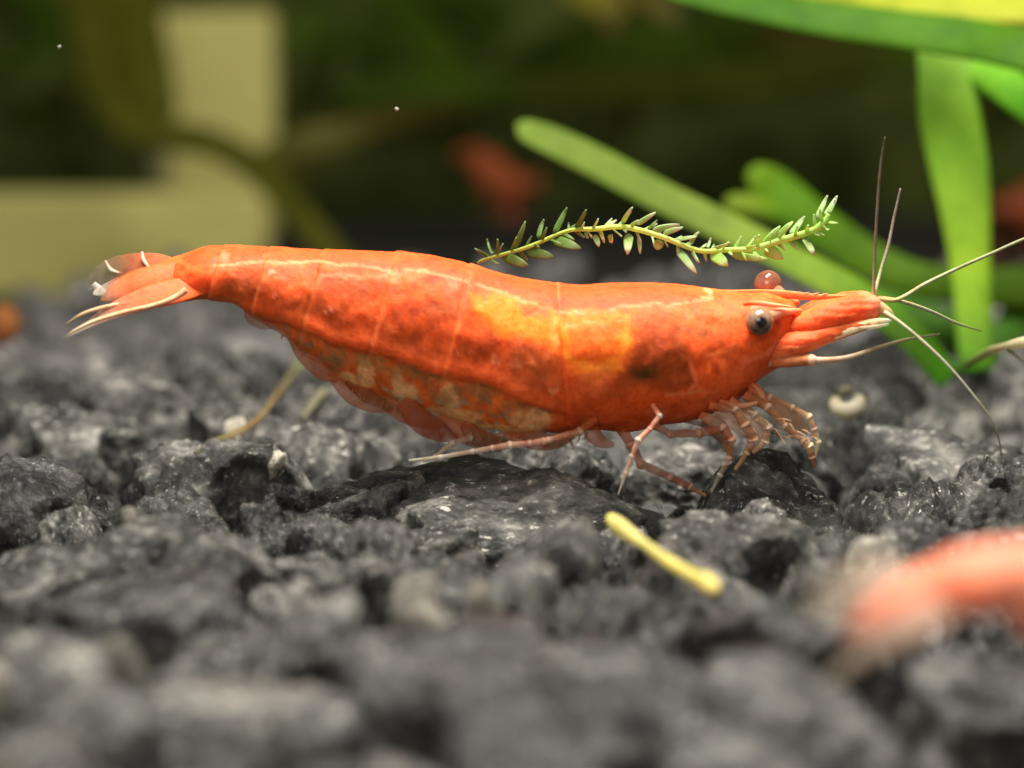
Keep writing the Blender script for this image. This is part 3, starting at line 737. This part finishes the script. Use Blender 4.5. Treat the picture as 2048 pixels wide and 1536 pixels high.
    for pts_ in ([(585, 668, 12), (612, 704, 22), (650, 742, 20), (676, 762, 5)], [(664, 738, 14), (700, 778, 24), (746, 806, 20), (784, 820, 5)], [(760, 790, 14), (800, 818, 22), (846, 840, 18), (880, 856, 4)], [(880, 828, 12), (925, 862, 20), (970, 880, 18), (1010, 886, 4)], [(1010, 860, 12), (1060, 880, 18), (1110, 884, 14), (1150, 872, 4)]):
        limb('swimmeret', [(a, b, -.07, r, (190, 96, 46), .5) for a, b, r in pts_], 30, 14, flat=.3)
    rb = random.Random(9)
    edge = catmull([(560, 662, 0), (631, 726, 0), (718, 793, 0), (800, 816, 0), (860, 858, 0), (921, 868, 0), (1000, 876, 0), (1080, 880, 0), (1170, 872, 0)], 44)
    for k in range(44):
        x0, y0 = edge[k][:2] + np.array((rb.uniform(-6, 6), rb.uniform(-8, 2)))
        a = rb.uniform(1.2, 2.6); l_ = rb.uniform(10, 26)
        limb('bristle', [(x0, y0, -.10, 2.2, (190, 110, 66), .6), (x0 + math.cos(a)*l_*.5 + 2, y0 + math.sin(a)*l_*.5, -.11, 1.6, (180, 120, 80), .5), (x0 + math.cos(a)*l_, y0 + math.sin(a)*l_, -.11, .6, (190, 150, 116), .35)], 8, 6)
    # ---- tail fan
    up = (0.1, -0.8, 0.6)
    limb('telson', [(420, 530, -.02, 34, OR, 1), (370, 546, -.05, 36, (236, 92, 38), 1), (310, 562, -.09, 36, (230, 92, 42), 1), (250, 578, -.11, 28, (226, 106, 62), .75), (215, 590, -.11, 14, (220, 140, 104), .45), (200, 602, -.05, 2, (220, 160, 120), .5)], 60, 20, normal=up, flat=.35)
    limb('tail_fin', [(405, 566, -.08, 24, (230, 86, 34), 1), (350, 582, -.13, 28, (226, 96, 44), .95), (290, 598, -.17, 26, (222, 112, 68), .72), (225, 622, -.19, 17, (210, 136, 104), .45), (165, 656, -.21, 5, (220, 196, 170), .6), (136, 672, -.22, 1.5, (214, 206, 190), .7)], 60, 20, normal=up, flat=.15)
    limb('fin_spine', [(372, 580, -.16, 7.3, (236, 158, 127), 1), (352, 594, -.17, 6.0, (234, 163, 127), 1), (310, 610, -.19, 4.7, (230, 181, 139), 1), (250, 624, -.21, 4.7, (228, 165, 122), 1), (190, 642, -.23, 4.0, (215, 179, 141), 1), (150, 661, -.24, 3.0, (197, 172, 144), .95), (128, 676, -.24, 1.0, (172, 153, 131), .8)], 60, 10)
    limb('fin_spine', [(330, 588, -.12, 3.3, (226, 130, 90), .9), (275, 602, -.16, 3.3, (205, 146, 106), .9), (210, 614, -.19, 4.0, (207, 167, 127), .95), (165, 628, -.21, 3.3, (197, 168, 134), .9), (132, 648, -.22, 1.0, (172, 149, 122), .8)], 50, 10)
    limb('tail_fin', [(400, 534, .05, 24, (224, 90, 44), 1), (340, 548, .09, 26, (214, 96, 54), .95), (280, 556, .13, 24, (196, 96, 60), .85), (235, 570, .16, 18, (170, 100, 74), .6), (196, 584, .18, 9, (190, 180, 165), .6), (186, 588, .18, 2, (190, 184, 172), .6)], 60, 20, normal=up, flat=.15)
    limb('tail_fin', [(350, 530, .10, 14, (214, 96, 54), .95), (312, 522, .15, 18, (190, 96, 62), .85), (262, 526, .19, 22, (164, 92, 62), .7), (222, 542, .22, 28, (130, 106, 84), .45), (192, 562, .24, 24, (130, 120, 105), .4), (176, 576, .25, 6, (150, 145, 130), .5)], 60, 20, normal=up, flat=.12)
    limb('fin_spine', [(300, 538, .14, 3, (226, 150, 120), .9), (287, 520, .16, 4, (236, 180, 150), .95), (284, 504, .17, 2.5, (236, 190, 160), .9)], 20, 8)
    limb('fin_spine', [(210, 522, .22, 3, (190, 150, 110), .7), (222, 540, .21, 4, (206, 180, 156), .9), (245, 548, .19, 3, (206, 160, 130), .8)], 20, 8)
    limb('fin_spine', [(186, 568, .2, 6, (190, 186, 176), .85), (198, 580, .2, 9, (214, 208, 196), .9), (212, 592, .2, 9, (226, 212, 192), .9), (222, 590, .2, 4, (220, 200, 176), .8)], 24, 10, flat=.4)
    return root

shrimp = build_shrimp()
tag(shrimp, 'large orange red shrimp in sharp focus walking to the right over dark gravel', 'shrimp', 'red shrimps')

M_FAR = mat_flesh('shrimp_shell_dull', sss=0.1)
def copy_shrimp(names=None, mat=None, mats=None):
    r = shrimp.copy(); C.objects.link(r)
    for ch in shrimp.children:
        base_n = ch.name.split('.')[0]
        if names and base_n not in names: continue
        c = ch.copy(); C.objects.link(c); c.parent = r
        if mats:
            m2 = {'shrimp_shell': M_BODY2, 'shrimp_limb': M_LIMB2}.get(ch.data.materials[0].name)
            if base_n == 'tail_fin': m2 = M_FIN2
            if m2:
                c.material_slots[0].link = 'OBJECT'; c.material_slots[0].material = m2
        if mat:
            c.material_slots[0].link = 'OBJECT'; c.material_slots[0].material = mat
    return r
# place a copy so that the shrimp's px point (ax, ay) lands on world point q
def place(r, ax, ay, q, rot, s):
    r.rotation_euler = rot
    r.scale = (s, s, s)
    loc = Vector((X(ax), 0, Z(ay) - ZG)) * s
    r.location = Vector(q) - Euler(rot).to_matrix() @ loc
fg = copy_shrimp({c.name.split('.')[0] for c in shrimp.children} - {'fin_spine'}, mats=True)
place(fg, 330, 556, P(1815, 1190, -3.1), (0, math.radians(-9), math.radians(-3)), 0.78)
tag(fg, 'blurred salmon red shrimp tail coming in from the right edge, nearest the camera', 'shrimp', 'red shrimps')

def mat_shaded(name, col):
    return mat_plain(name, col, 0.5, 0.35, 5.0)
M_SHADED = mat_shaded('shaded_red_shell', (0.24, 0.05, 0.016))  # same red shell painted darker for the weak light far back
KEEP = {'body', 'eye', 'telson', 'tail_fin', 'antennule_base', 'leg'}
b1 = copy_shrimp(KEEP, M_SHADED)
place(b1, 1250, 700, P(1020, 375, 9.0), (0, math.radians(4), math.radians(-70)), 0.52)
tag(b1, 'dim rust red shrimp far behind, a soft blur left of the pale green leaf tip', 'shrimp', 'red shrimps')
b2 = copy_shrimp(KEEP, M_SHADED)
place(b2, 1250, 700, P(2066, 425, 9.0), (0, math.radians(4), math.radians(-120)), 0.78)
tag(b2, 'dim brown red shrimp at the right edge, blurred behind the upright bright stem', 'shrimp', 'red shrimps')

# ================================================================== plants
def leaf_part(name, pts, mat, parent, nu=60, nv=16, flat=.18, normal=(0, -1, .35)):
    V, F, cc = sweep([row(*p) for p in pts], nu, nv, normal, flat)
    return mesh_obj(name, V, F, mat, parent, cc)

# --- moss sprig lying over the shrimp's back
moss = empty('moss_sprig', P(967, 520, .12))
tag(moss, 'thin feathery green moss sprig with tiny leaves arching above the shrimp', 'moss')
S0 = [(955, 526), (967, 520), (1053, 495), (1135, 462), (1190, 458), (1248, 454), (1322, 473), (1397, 501), (1450, 500), (1506, 497), (1561, 481), (1623, 462), (1648, 446), (1658, 428)]
cst = [(142, 152, 69)] * 2 + [(180, 195, 95), (190, 201, 102), (193, 216, 113), (200, 222, 122), (210, 226, 140), (198, 218, 120), (193, 220, 120), (195, 224, 129), (190, 218, 124), (180, 214, 111), (170, 210, 102), (180, 216, 109)]
rst = [2.5, 3.4, 4, 4, 5, 5.5, 5.5, 5, 5.5, 6, 7, 7, 8, 4]
leaf_part('stem', [(a, b, .12 + .04*math.sin(a*.01), r, c) for (a, b), c, r in zip(S0, cst, rst)], M_MOSS, moss, 120, 10, 1.0)
def zp(u, v): return 920 + u / 2.56, 360 + v / 2.56
LEAVES = [((150,395),(75,350),9,0),((170,385),(138,300),8,0),((190,380),(192,300),8,0),((280,350),(335,210),16,0),((400,300),(430,200),14,0),((480,280),(548,140),16,0),((590,250),(648,150),14,0),
 ((215,385),(350,440),26,0),((340,365),(485,395),26,0),((470,300),(620,350),28,0),((690,280),(712,342),16,1),((770,280),(778,324),16,1),((740,240),(802,205),10,1),((830,225),(885,138),14,1),((865,275),(858,382),24,1),
 ((915,285),(922,378),12,1),((905,228),(1002,165),13,1),((1020,305),(1008,358),26,1),((985,260),(1125,228),16,1),((1040,275),(1142,242),14,1),((1110,350),(1212,478),22,1),((1110,305),(1212,288),12,1),((1180,325),(1224,265),11,1),((1265,350),(1284,296),8,1),
 ((1290,352),(1384,320),9,1),((1285,375),(1372,440),30,2),((1390,385),(1575,405),18,2),((1560,350),(1655,405),30,2),((1555,345),(1640,235),20,2),((1610,305),(1705,212),20,2),((1690,285),(1765,185),18,1),((1760,290),(1812,385),24,1),((1790,255),(1850,285),18,2),
 ((1825,200),(1882,78),14,1),((1868,185),(1932,80),16,1),((1885,175),(1922,98),12,1),((560,262),(600,225),8,0),((960,255),(1010,205),8,0),((1450,350),(1520,335),9,2),((640,268),(655,300),8,1)]
TONE = [((96, 122, 56), (122, 142, 88)), ((160, 186, 118), (190, 202, 160)), ((168, 210, 104), (192, 218, 140))]
sp_ = catmull([(a, b, 0) for a, b in S0], 60)
for k in range(3, 58):                         # the many small leaflets between the larger ones
    x_, y_ = sp_[k][:2]; tx, ty = sp_[min(k+1, 59)][:2] - sp_[k-1][:2]
    ln_ = math.hypot(tx, ty); tx, ty = tx/ln_, ty/ln_
    sd = 1 if k % 2 else -1
    lean = random.uniform(.3, 1.1); le_ = random.uniform(14, 34)
    dx_, dy_ = tx*lean - ty*sd, ty*lean + tx*sd
    q_ = math.hypot(dx_, dy_)
    u0, v0 = (x_-920)*2.56, (y_-360)*2.56
    LEAVES.append(((u0, v0), (u0 + dx_/q_*le_*2.56, v0 + dy_/q_*le_*2.56), random.uniform(6, 11), 0 if x_ < 1150 else (1 if x_ < 1430 else 2)))
for k, (a, b, wd, t) in enumerate(LEAVES):
    x0, y0 = zp(*a); x1, y1 = zp(*b)
    yb = .12 + .04*math.sin(x0*.01); yt = yb + random.uniform(-.07, .07)
    c0, c1 = TONE[t]; h = wd / 2 / 2.56 * 2.1
    mx, my = (x0+x1)/2 + random.uniform(-2, 2), (y0+y1)/2 + random.uniform(-2, 2)
    leaf_part('leaf', [(x0, y0, yb, h*.3, c0), (x0*.7+mx*.3, y0*.7+my*.3, yb, h*.95, c0), (x0*.2+mx*.8, y0*.2+my*.8, (yb+yt)/2, h, c0), (mx*.5+x1*.5, my*.5+y1*.5, yt, h*.7, c1), (x1, y1, yt, 1.4, c1)], M_MOSS, moss, 14, 8, .16, (random.uniform(-.4, .4), -1, random.uniform(-.2, .6)))

# --- grassy plant on the right: upright stem with leaves from its top
G1 = (150, 205, 52); G2 = (168, 222, 74); G3 = (88, 158, 24); G4 = (66, 128, 20)
Yp = 2.3
plant = empty('leafy_plant', PG(1945, 690, ZG))
tag(plant, 'bright yellow green upright plant stem with long leaves spreading from its top', 'plant')
leaf_part('stem', [(1884, 60, Yp, 54, (176, 222, 110)), (1892, 140, Yp, 56, (172, 224, 90)), (1900, 230, Yp, 62, G2), (1918, 330, Yp, 60, G2), (1932, 430, Yp, 50, (196, 240, 80)), (1940, 520, Yp, 42, (200, 242, 76)), (1946, 600, Yp, 38, (186, 232, 74)), (1950, 680, Yp, 36, (150, 206, 70)), (1954, 740, Yp, 36, G3)], M_LEAF, plant, 70, 24, .55)
leaf_part('leaf', [(2200, 128, Yp-.5, 56, G3), (2048, 98, Yp-.4, 54, (63, 104, 6)), (1930, 76, Yp-.25, 52, (63, 105, 6)), (1800, 58, Yp-.15, 46, (60, 100, 5)), (1660, 38, Yp-.1, 44, (60, 100, 5)), (1520, 14, Yp, 38, (57, 99, 5)), (1400, -14, Yp+.1, 36, (56, 96, 5)), (1250, -60, Yp+.2, 20, G3)], M_LEAF, plant, 80, 20, .22, (0, -.8, .6))
leaf_part('leaf', [(1900, 100, Yp+.05, 26, (120, 180, 50)), (1950, 120, Yp, 42, (116, 176, 44)), (2010, 168, Yp-.05, 40, (104, 166, 36)), (2070, 216, Yp-.1, 38, G3), (2200, 320, Yp-.2, 20, G3)], M_LEAF, plant, 50, 20, .22)
leaf_part('leaf', [(2040, 120, Yp+.6, 20, G4), (2060, 160, Yp+.6, 36, G4), (2110, 240, Yp+.6, 40, G4), (2200, 330, Yp+.6, 20, G4)], M_LEAF, plant, 40, 16, .22)
# --- yellow leaf over the top right corner
yl = empty('yellow_leaf', P(1840, 0, Yp+.2))
tag(yl, 'yellow mottled leaf lying across the top right corner', 'leaf')
leaf_part('blade', [(1420, -30, Yp+.9, 8, (88, 88, 29)), (1600, -4, Yp+.7, 27, (117, 117, 37)), (1760, 6, Yp+.5, 35, (144, 152, 36)), (1900, 12, Yp+.4, 40, (152, 159, 41)), (2048, 18, Yp+.3, 41, (152, 158, 41)), (2200, 30, Yp+.2, 32, (144, 152, 36))], M_LEAF, yl, 70, 20, .2, (0, -.7, .7))
# --- pale green leaf that slants from the middle down to the snout
la = empty('grass_leaf', PG(1800, 690, ZG))
tag(la, 'long pale green leaf slanting from its rounded tip down behind the snout', 'leaf')
leaf_part('blade', [(1034, 248, 2.5, 6, (100, 123, 40)), (1050, 258, 2.5, 24, (100, 123, 40)), (1100, 280, 2.45, 33, (100, 122, 39)), (1200, 328, 2.4, 36, (99, 121, 37)), (1320, 392, 2.3, 36, (98, 119, 36)), (1450, 454, 2.2, 36, (104, 125, 39)), (1560, 508, 2.1, 34, (104, 132, 31)), (1660, 560, 2.0, 36, (104, 133, 28)), (1750, 612, 1.95, 36, (75, 119, 22)), (1830, 680, 1.9, 34, (62, 98, 17)), (1900, 760, 1.9, 30, G4)], M_LEAF, la, 90, 20, .16, (0, -.8, .6))
# --- darker leaf behind it with a blunt stub
lb = empty('grass_leaf', PG(2060, 700, ZG))
tag(lb, 'darker green leaf with a blunt forked tip behind the moss sprig', 'leaf')
leaf_part('blade', [(1492, 352, 3.2, 8, (95, 124, 22)), (1512, 356, 3.2, 32, (97, 128, 20)), (1548, 382, 3.2, 46, (83, 122, 12)), (1606, 430, 3.15, 46, (78, 120, 11)), (1680, 484, 3.1, 44, (81, 118, 14)), (1760, 532, 3.05, 40, (83, 115, 17)), (1850, 562, 3.0, 36, (78, 110, 17)), (1960, 574, 3.0, 40, (74, 105, 17)), (2100, 576, 3.0, 44, (74, 105, 17)), (2300, 590, 3.0, 30, G4)], M_LEAF, lb, 90, 20, .3)
leaf_part('stub', [(1450, 408, 3.1, 14, (111, 132, 34)), (1474, 410, 3.1, 24, (111, 134, 33)), (1520, 420, 3.1, 24, (102, 128, 28)), (1580, 440, 3.15, 18, G4)], M_LEAF, lb, 30, 16, .5)
# --- low leaves at the right by the gravel
lc = empty('grass_leaf', PG(1900, 720, ZG))
tag(lc, 'short dark green leaf low on the gravel under the upright stem', 'leaf')
leaf_part('blade', [(1740, 590, 3.4, 20, (77, 119, 36)), (1800, 620, 3.3, 38, (73, 115, 33)), (1880, 650, 3.2, 40, (69, 114, 31)), (1960, 680, 3.1, 36, (64, 106, 27)), (2010, 720, 3.0, 14, (55, 92, 27))], M_LEAF, lc, 40, 18, .3)
ld = empty('grass_leaf', PG(2040, 760, ZG))
tag(ld, 'green leaf leaning out of the gravel at the right edge under the feeler', 'leaf')
leaf_part('blade', [(2090, 540, 3.2, 18, (82, 128, 40)), (2060, 590, 3.1, 32, (80, 130, 40)), (2024, 650, 3.0, 34, (77, 125, 36)), (1990, 710, 2.9, 26, (64, 103, 31)), (1970, 750, 2.8, 12, (55, 82, 27))], M_LEAF, ld, 40, 18, .3)
le = empty('root', PG(2000, 750, ZG))
tag(le, 'pale cream root tip poking in at the right edge above the gravel', 'root')
leaf_part('strand', [(1935, 728, 1.2, 9, (119, 128, 73)), (1975, 706, .9, 11, (138, 143, 88)), (2005, 694, .6, 9, (202, 189, 147)), (2048, 684, .4, 11, (217, 204, 169)), (2130, 670, .3, 10, (211, 198, 161))], M_MOSS, le, 40, 14, .8)
leaf_part('strand', [(2010, 696, .5, 3, (156, 152, 119)), (2030, 710, .5, 3, (138, 134, 106)), (2056, 730, .5, 2.5, (119, 115, 92))], M_MOSS, le, 20, 8, 1)

# --- small litter on the gravel
stick = empty('yellow_stick', PG(1330, 1110, ZG))
tag(stick, 'short yellow stick with knobbed ends lying on the gravel below the shrimp', 'stick')
def gy(py, lift=.07): return PG(1024, py, ZG + lift).y
leaf_part('shaft', [(1222, 1036, gy(1036), 11.2, (224, 213, 126)), (1234, 1048, gy(1048), 17.2, (232, 220, 140)), (1254, 1064, gy(1064), 16.3, (228, 216, 140)), (1280, 1082, gy(1082), 11.2, (226, 215, 138)), (1330, 1118, gy(1118), 12.0, (228, 216, 134)), (1380, 1148, gy(1148), 12.0, (228, 216, 128)), (1402, 1160, gy(1160), 14.6, (230, 216, 126))], M_MOSS, stick, 50, 16, .9)
leaf_part('knob', [(1400, 1150, gy(1150), 6.9, (228, 215, 126)), (1412, 1162, gy(1162), 17.2, (234, 220, 134)), (1424, 1172, gy(1172), 15.5, (236, 222, 142)), (1434, 1180, gy(1180), 5.2, (230, 216, 136))], M_MOSS, stick, 24, 16, .95)
root = empty('root', PG(420, 890, ZG))
tag(root, 'thin brown root strand running down the gravel left of the belly', 'root')
leaf_part('strand', [(608, 722, gy(722, .05), 2.4, (120, 121, 72), .6), (590, 742, gy(742, .05), 4.8, (123, 116, 72), .6), (560, 780, gy(780, .05), 5.6, (120, 104, 64), .6), (530, 822, gy(822, .05), 6.4, (123, 104, 63), .6), (498, 852, gy(852, .05), 7.2, (120, 94, 54), .6), (460, 872, gy(872, .05), 9.6, (113, 98, 59), .6), (420, 890, gy(890, .05), 9.6, (107, 98, 57), .6), (390, 906, gy(906, .05), 4.0, (100, 93, 57), .6)], M_LIMB, root, 60, 10, .7)
leaf_part('shoot', [(590, 742, gy(742, .05), 3.2, (128, 135, 84), .6), (598, 724, gy(724, .05), 4.0, (128, 140, 84), .6), (600, 706, gy(706, .05), 1.2, (144, 143, 108), .6)], M_LIMB, root, 20, 8, .6)
tw = empty('pale_twig', PG(620, 830, ZG))
tag(tw, 'tiny straight pale twig standing against the gravel under the tail', 'twig')
leaf_part('shaft', [(606, 836, gy(836, .05), 6, (119, 115, 91)), (622, 812, gy(812, .05), 9, (127, 124, 98)), (642, 788, gy(788, .05), 10, (136, 130, 105)), (652, 778, gy(778, .05), 6, (136, 130, 105))], M_MOSS, tw, 24, 8, .5)
# broken ring shaped shell
sh = empty('shell_fragment', PG(1695, 815, ZG))
tag(sh, 'round cream shell fragment with a notch lying behind the front legs', 'shell')
leaf_part('rim', [(1672, 796, gy(826) + 0.05, 8.5, (155, 143, 113)), (1672, 812, gy(826) + 0.02, 14.4, (175, 166, 139)), (1690, 822, gy(826) + 0.00, 16.1, (181, 173, 151)), (1710, 816, gy(826) + 0.00, 16.1, (181, 173, 154)), (1720, 800, gy(826) + 0.02, 11.0, (170, 160, 132)), (1716, 790, gy(826) + 0.05, 4.2, (155, 143, 113))], M_MOSS, sh, 40, 16, .6)
leaf_part('core', [(1676, 786, gy(826) + 0.12, 5.1, (113, 105, 86)), (1690, 782, gy(826) + 0.13, 11.9, (113, 107, 88)), (1704, 778, gy(826) + 0.14, 8.5, (105, 99, 80))], M_MOSS, sh, 20, 12, .5)
pb = empty('orange_pebble', PG(15, 680, ZG))
tag(pb, 'blurred orange brown pebble at the left edge behind the tail', 'pebble')
leaf_part('pebble_body', [(-20, 650, 3.2, 14, (140, 84, 44)), (-4, 648, 3.2, 38, (150, 92, 48)), (14, 654, 3.2, 40, (150, 92, 50)), (34, 660, 3.2, 24, (130, 90, 54)), (42, 664, 3.2, 6, (120, 90, 60))], M_MOSS, pb, 24, 20, .8)

# ================================================================== background
M_BACK = mat_plain('dark_back', (0.055, 0.066, 0.016), 0.9, 0.8, 0.8, spec=0.0)
yw = 15.0
back = mesh_obj('back_wall', [(-16, yw, -3), (16, yw, -3), (16, yw, 9), (-16, yw, 9), (-16, yw+.3, -3), (16, yw+.3, -3), (16, yw+.3, 9), (-16, yw+.3, 9)],
                [(0, 1, 2, 3), (5, 4, 7, 6), (4, 0, 3, 7), (1, 5, 6, 2), (3, 2, 6, 7), (4, 5, 1, 0)], M_BACK, smooth=False)
back['kind'] = 'structure'

# beige frame: an upright and a low rail, rounded boards
M_BEIGE = mat_plain('beige_plastic', srgb(168, 161, 96), 0.7, 0.1, 2.0, spec=.1)
def board(name, px0, py0, px1, py1, y, th, parent, mat, bev=0.05):
    import bmesh
    a = P(px0, py1, y); b = P(px1, py0, y)
    bm = bmesh.new()
    bmesh.ops.create_cube(bm, size=1.0)
    for v in bm.verts:
        v.co.x = a.x + (v.co.x + .5) * (b.x - a.x)
        v.co.z = a.z + (v.co.z + .5) * (b.z - a.z)
        v.co.y = y + (v.co.y + .5) * th
    bmesh.ops.bevel(bm, geom=bm.edges[:], offset=bev, segments=4, profile=.5, affect='EDGES')
    V = [v.co[:] for v in bm.verts]; F = [tuple(v.index for v in f.verts) for f in bm.faces]
    bm.free()
    return mesh_obj(name, V, F, mat, parent)
fr = empty('beige_frame', P(430, 560, 10))
tag(fr, 'blurred beige plastic frame with an upright and a low rail behind the tail', 'frame')
board('upright', 322, 24, 548, 480, 10.2, .3, fr, M_BEIGE, .06)
board('rail', -620, 386, 536, 720, 9.8, .28, fr, M_BEIGE, .08)
board('upright_edge', 300, 250, 330, 400, 10.1, .24, fr, mat_plain('grey_plastic', srgb(120, 116, 84), .6, .1), .05)

# stems and leaves that blur into the dark behind
M_BGLEAF = mat_leaf('background_leaf', 0.3, 0.9, 0.0)
def bg(name, label, cat, parts, group=None, y0=None):
    e = empty(name, P(parts[0][0][0], 560, parts[0][0][2]))
    tag(e, label, cat, group)
    for k, p in enumerate(parts):
        leaf_part('stem' if k == 0 else 'leaf', p, M_BGLEAF, e, 50, 14, .3)
    return e
GP = 'blurred plants in the background'
O1 = (96, 92, 30); O2 = (79, 79, 25); D1 = (57, 75, 18); D2 = (48, 59, 14); D3 = (39, 48, 12)
bg('bent_stem', 'olive bent stem crossing in front of the beige frame and sloping to the shrimp', 'plant stem',
   [[(140, -40, 8.41, 42, (74, 74, 24)), (170, 60, 8.41, 37, (74, 74, 24)), (205, 190, 8.41, 34, (74, 74, 24)), (280, 262, 8.41, 32, (74, 74, 24)), (400, 280, 8.28, 32, (74, 74, 24)), (490, 320, 8.14, 30, (74, 74, 24)), (570, 400, 8.00, 28, (74, 74, 24)), (640, 480, 7.87, 28, (74, 74, 24)), (720, 580, 7.74, 28, (74, 74, 24))]], GP)
bg('broad_leaf', 'broad olive blurred leaf at the top left beside the beige upright', 'leaf',
   [[(250, -60, 9.36, 70, (86, 84, 25)), (262, 60, 9.36, 66, (82, 82, 25)), (290, 160, 9.36, 60, (79, 79, 25)), (330, 240, 9.22, 30, O2)]], GP)
bg('green_tuft', 'small dark green blurred tuft in the top left corner', 'plant',
   [[(60, -40, 10.30, 34, D1), (84, 40, 10.30, 40, (48, 68, 18)), (100, 110, 10.30, 14, D1)], [(40, 200, 10.57, 10, D3), (70, 230, 10.57, 36, D3), (130, 250, 10.57, 20, D3)]], GP)
bg('side_shoot', 'faint olive shoot branching right of the beige upright', 'plant stem',
   [[(520, 330, 8.68, 30, (79, 75, 29)), (590, 290, 8.68, 32, (84, 80, 36)), (660, 275, 8.68, 36, (89, 84, 43)), (740, 250, 8.82, 26, (67, 61, 25)), (860, 225, 8.95, 22, (51, 46, 17)), (960, 215, 8.95, 12, (43, 39, 13))],
    [(640, 280, 8.68, 12, (79, 75, 34)), (610, 330, 8.68, 22, (60, 58, 22)), (560, 350, 8.68, 14, (68, 67, 25))]], GP)
bg('horizontal_stem', 'dark green blurred stem running level across the upper middle', 'plant stem',
   [[(690, 196, 10.57, 26, D1), (780, 180, 10.57, 44, (49, 63, 18)), (900, 176, 10.57, 40, D1), (1050, 180, 10.57, 40, (49, 56, 17)), (1200, 176, 10.57, 42, (53, 58, 17)), (1400, 168, 10.43, 44, (55, 61, 17)), (1560, 150, 10.30, 46, (56, 63, 18)), (1700, 126, 10.17, 46, (56, 60, 20)), (1860, 100, 10.03, 40, D1)]], GP)
bg('slanting_stem', 'dim green stem slanting down from the top edge left of centre', 'plant stem',
   [[(740, -60, 11.38, 36, D1), (800, 20, 11.38, 40, D1), (870, 100, 11.38, 44, D1), (940, 180, 11.38, 30, D2)], [(840, -30, 11.52, 30, D2), (950, 10, 11.52, 44, (48, 61, 17)), (1010, 60, 11.52, 20, D2)]], GP)
bg('pointed_leaf', 'yellowish pointed leaf tips hanging from the top edge right of centre', 'leaf',
   [[(1120, -20, 8.41, 16, (103, 99, 34)), (1180, -8, 8.41, 34, (113, 110, 39)), (1220, 14, 8.41, 36, (111, 104, 44)), (1222, 50, 8.41, 16, (94, 82, 43)), (1222, 74, 8.41, 4, (77, 68, 37))],
    [(1260, -20, 8.55, 14, (94, 86, 34)), (1310, 6, 8.55, 26, (94, 86, 39)), (1345, 36, 8.55, 20, (94, 91, 51)), (1352, 54, 8.55, 5, (77, 77, 43))]], GP)
bg('back_leaf', 'very dark green blurred leaf mass under the top right leaf', 'leaf',
   [[(1060, 110, 11.92, 30, D3), (1180, 100, 11.92, 60, D2), (1340, 100, 11.92, 66, D1), (1500, 100, 11.92, 60, (51, 56, 17)), (1640, 92, 11.92, 40, (72, 65, 27)), (1760, 80, 11.92, 30, D2)]], GP)
# bushy dark plants that fill the water behind
def bush(name, label, px, py, y, w_, h_, n, tones):
    e = empty(name, P(px, 560, y)); tag(e, label, 'plant', GP)
    for k in range(n):
        cx = px + random.uniform(-.5, .5) * w_; cy = py + random.uniform(-.5, .5) * h_
        a = random.uniform(0, math.pi); le_ = random.uniform(40, 90); yy = y + random.uniform(-.8, .8)
        c = random.choice(tones); dx_, dy_ = math.cos(a) * le_, math.sin(a) * le_
        leaf_part('leaf', [(cx - dx_, cy - dy_, yy, 6, c), (cx - dx_*.4, cy - dy_*.4, yy, 26, c), (cx + dx_*.3, cy + dy_*.3, yy, 24, c), (cx + dx_, cy + dy_, yy, 3, c)], M_BGLEAF, e, 14, 10, .2)
bush('leafy_bush', 'dark green leafy bush blurred in the upper left corner', 130, 160, 12, 330, 420, 14, [(70, 88, 26), (56, 68, 20), (46, 52, 16), (50, 48, 18)])
bush('leafy_bush', 'dark green leafy bush blurred right of the beige upright', 800, 110, 12.5, 420, 300, 14, [(70, 88, 26), (56, 68, 20), (46, 52, 16), (56, 70, 20)])
bush('leafy_bush', 'dark olive leafy bush blurred under the top right leaf', 1350, 110, 12.5, 620, 240, 16, [(70, 88, 26), (56, 68, 20), (60, 64, 20), (66, 58, 24)])
bush('leafy_bush', 'dim leafy bush blurred between the upright stem and the right edge', 2000, 300, 12, 300, 400, 9, [(56, 68, 20), (46, 52, 16), (70, 88, 26)])
# drifting specks in the water
M_SPECK = mat_plain('speck', (0.22, 0.22, 0.17), .6, .1)
for (px, py, y, r, lab) in [(793, 218, .3, 5, 'tiny pale speck drifting in the dark water above the shrimp tail'), (118, 94, .5, 5, 'tiny pale speck drifting at the upper left in front of dark leaves')]:
    v = stone_shape(ICO2, 900 + px, .6)
    o = mesh_obj('floating_speck', v * r / PXCM, ICO2[1], M_SPECK)
    o.location = P(px, py, y)
    tag(o, lab, 'speck')
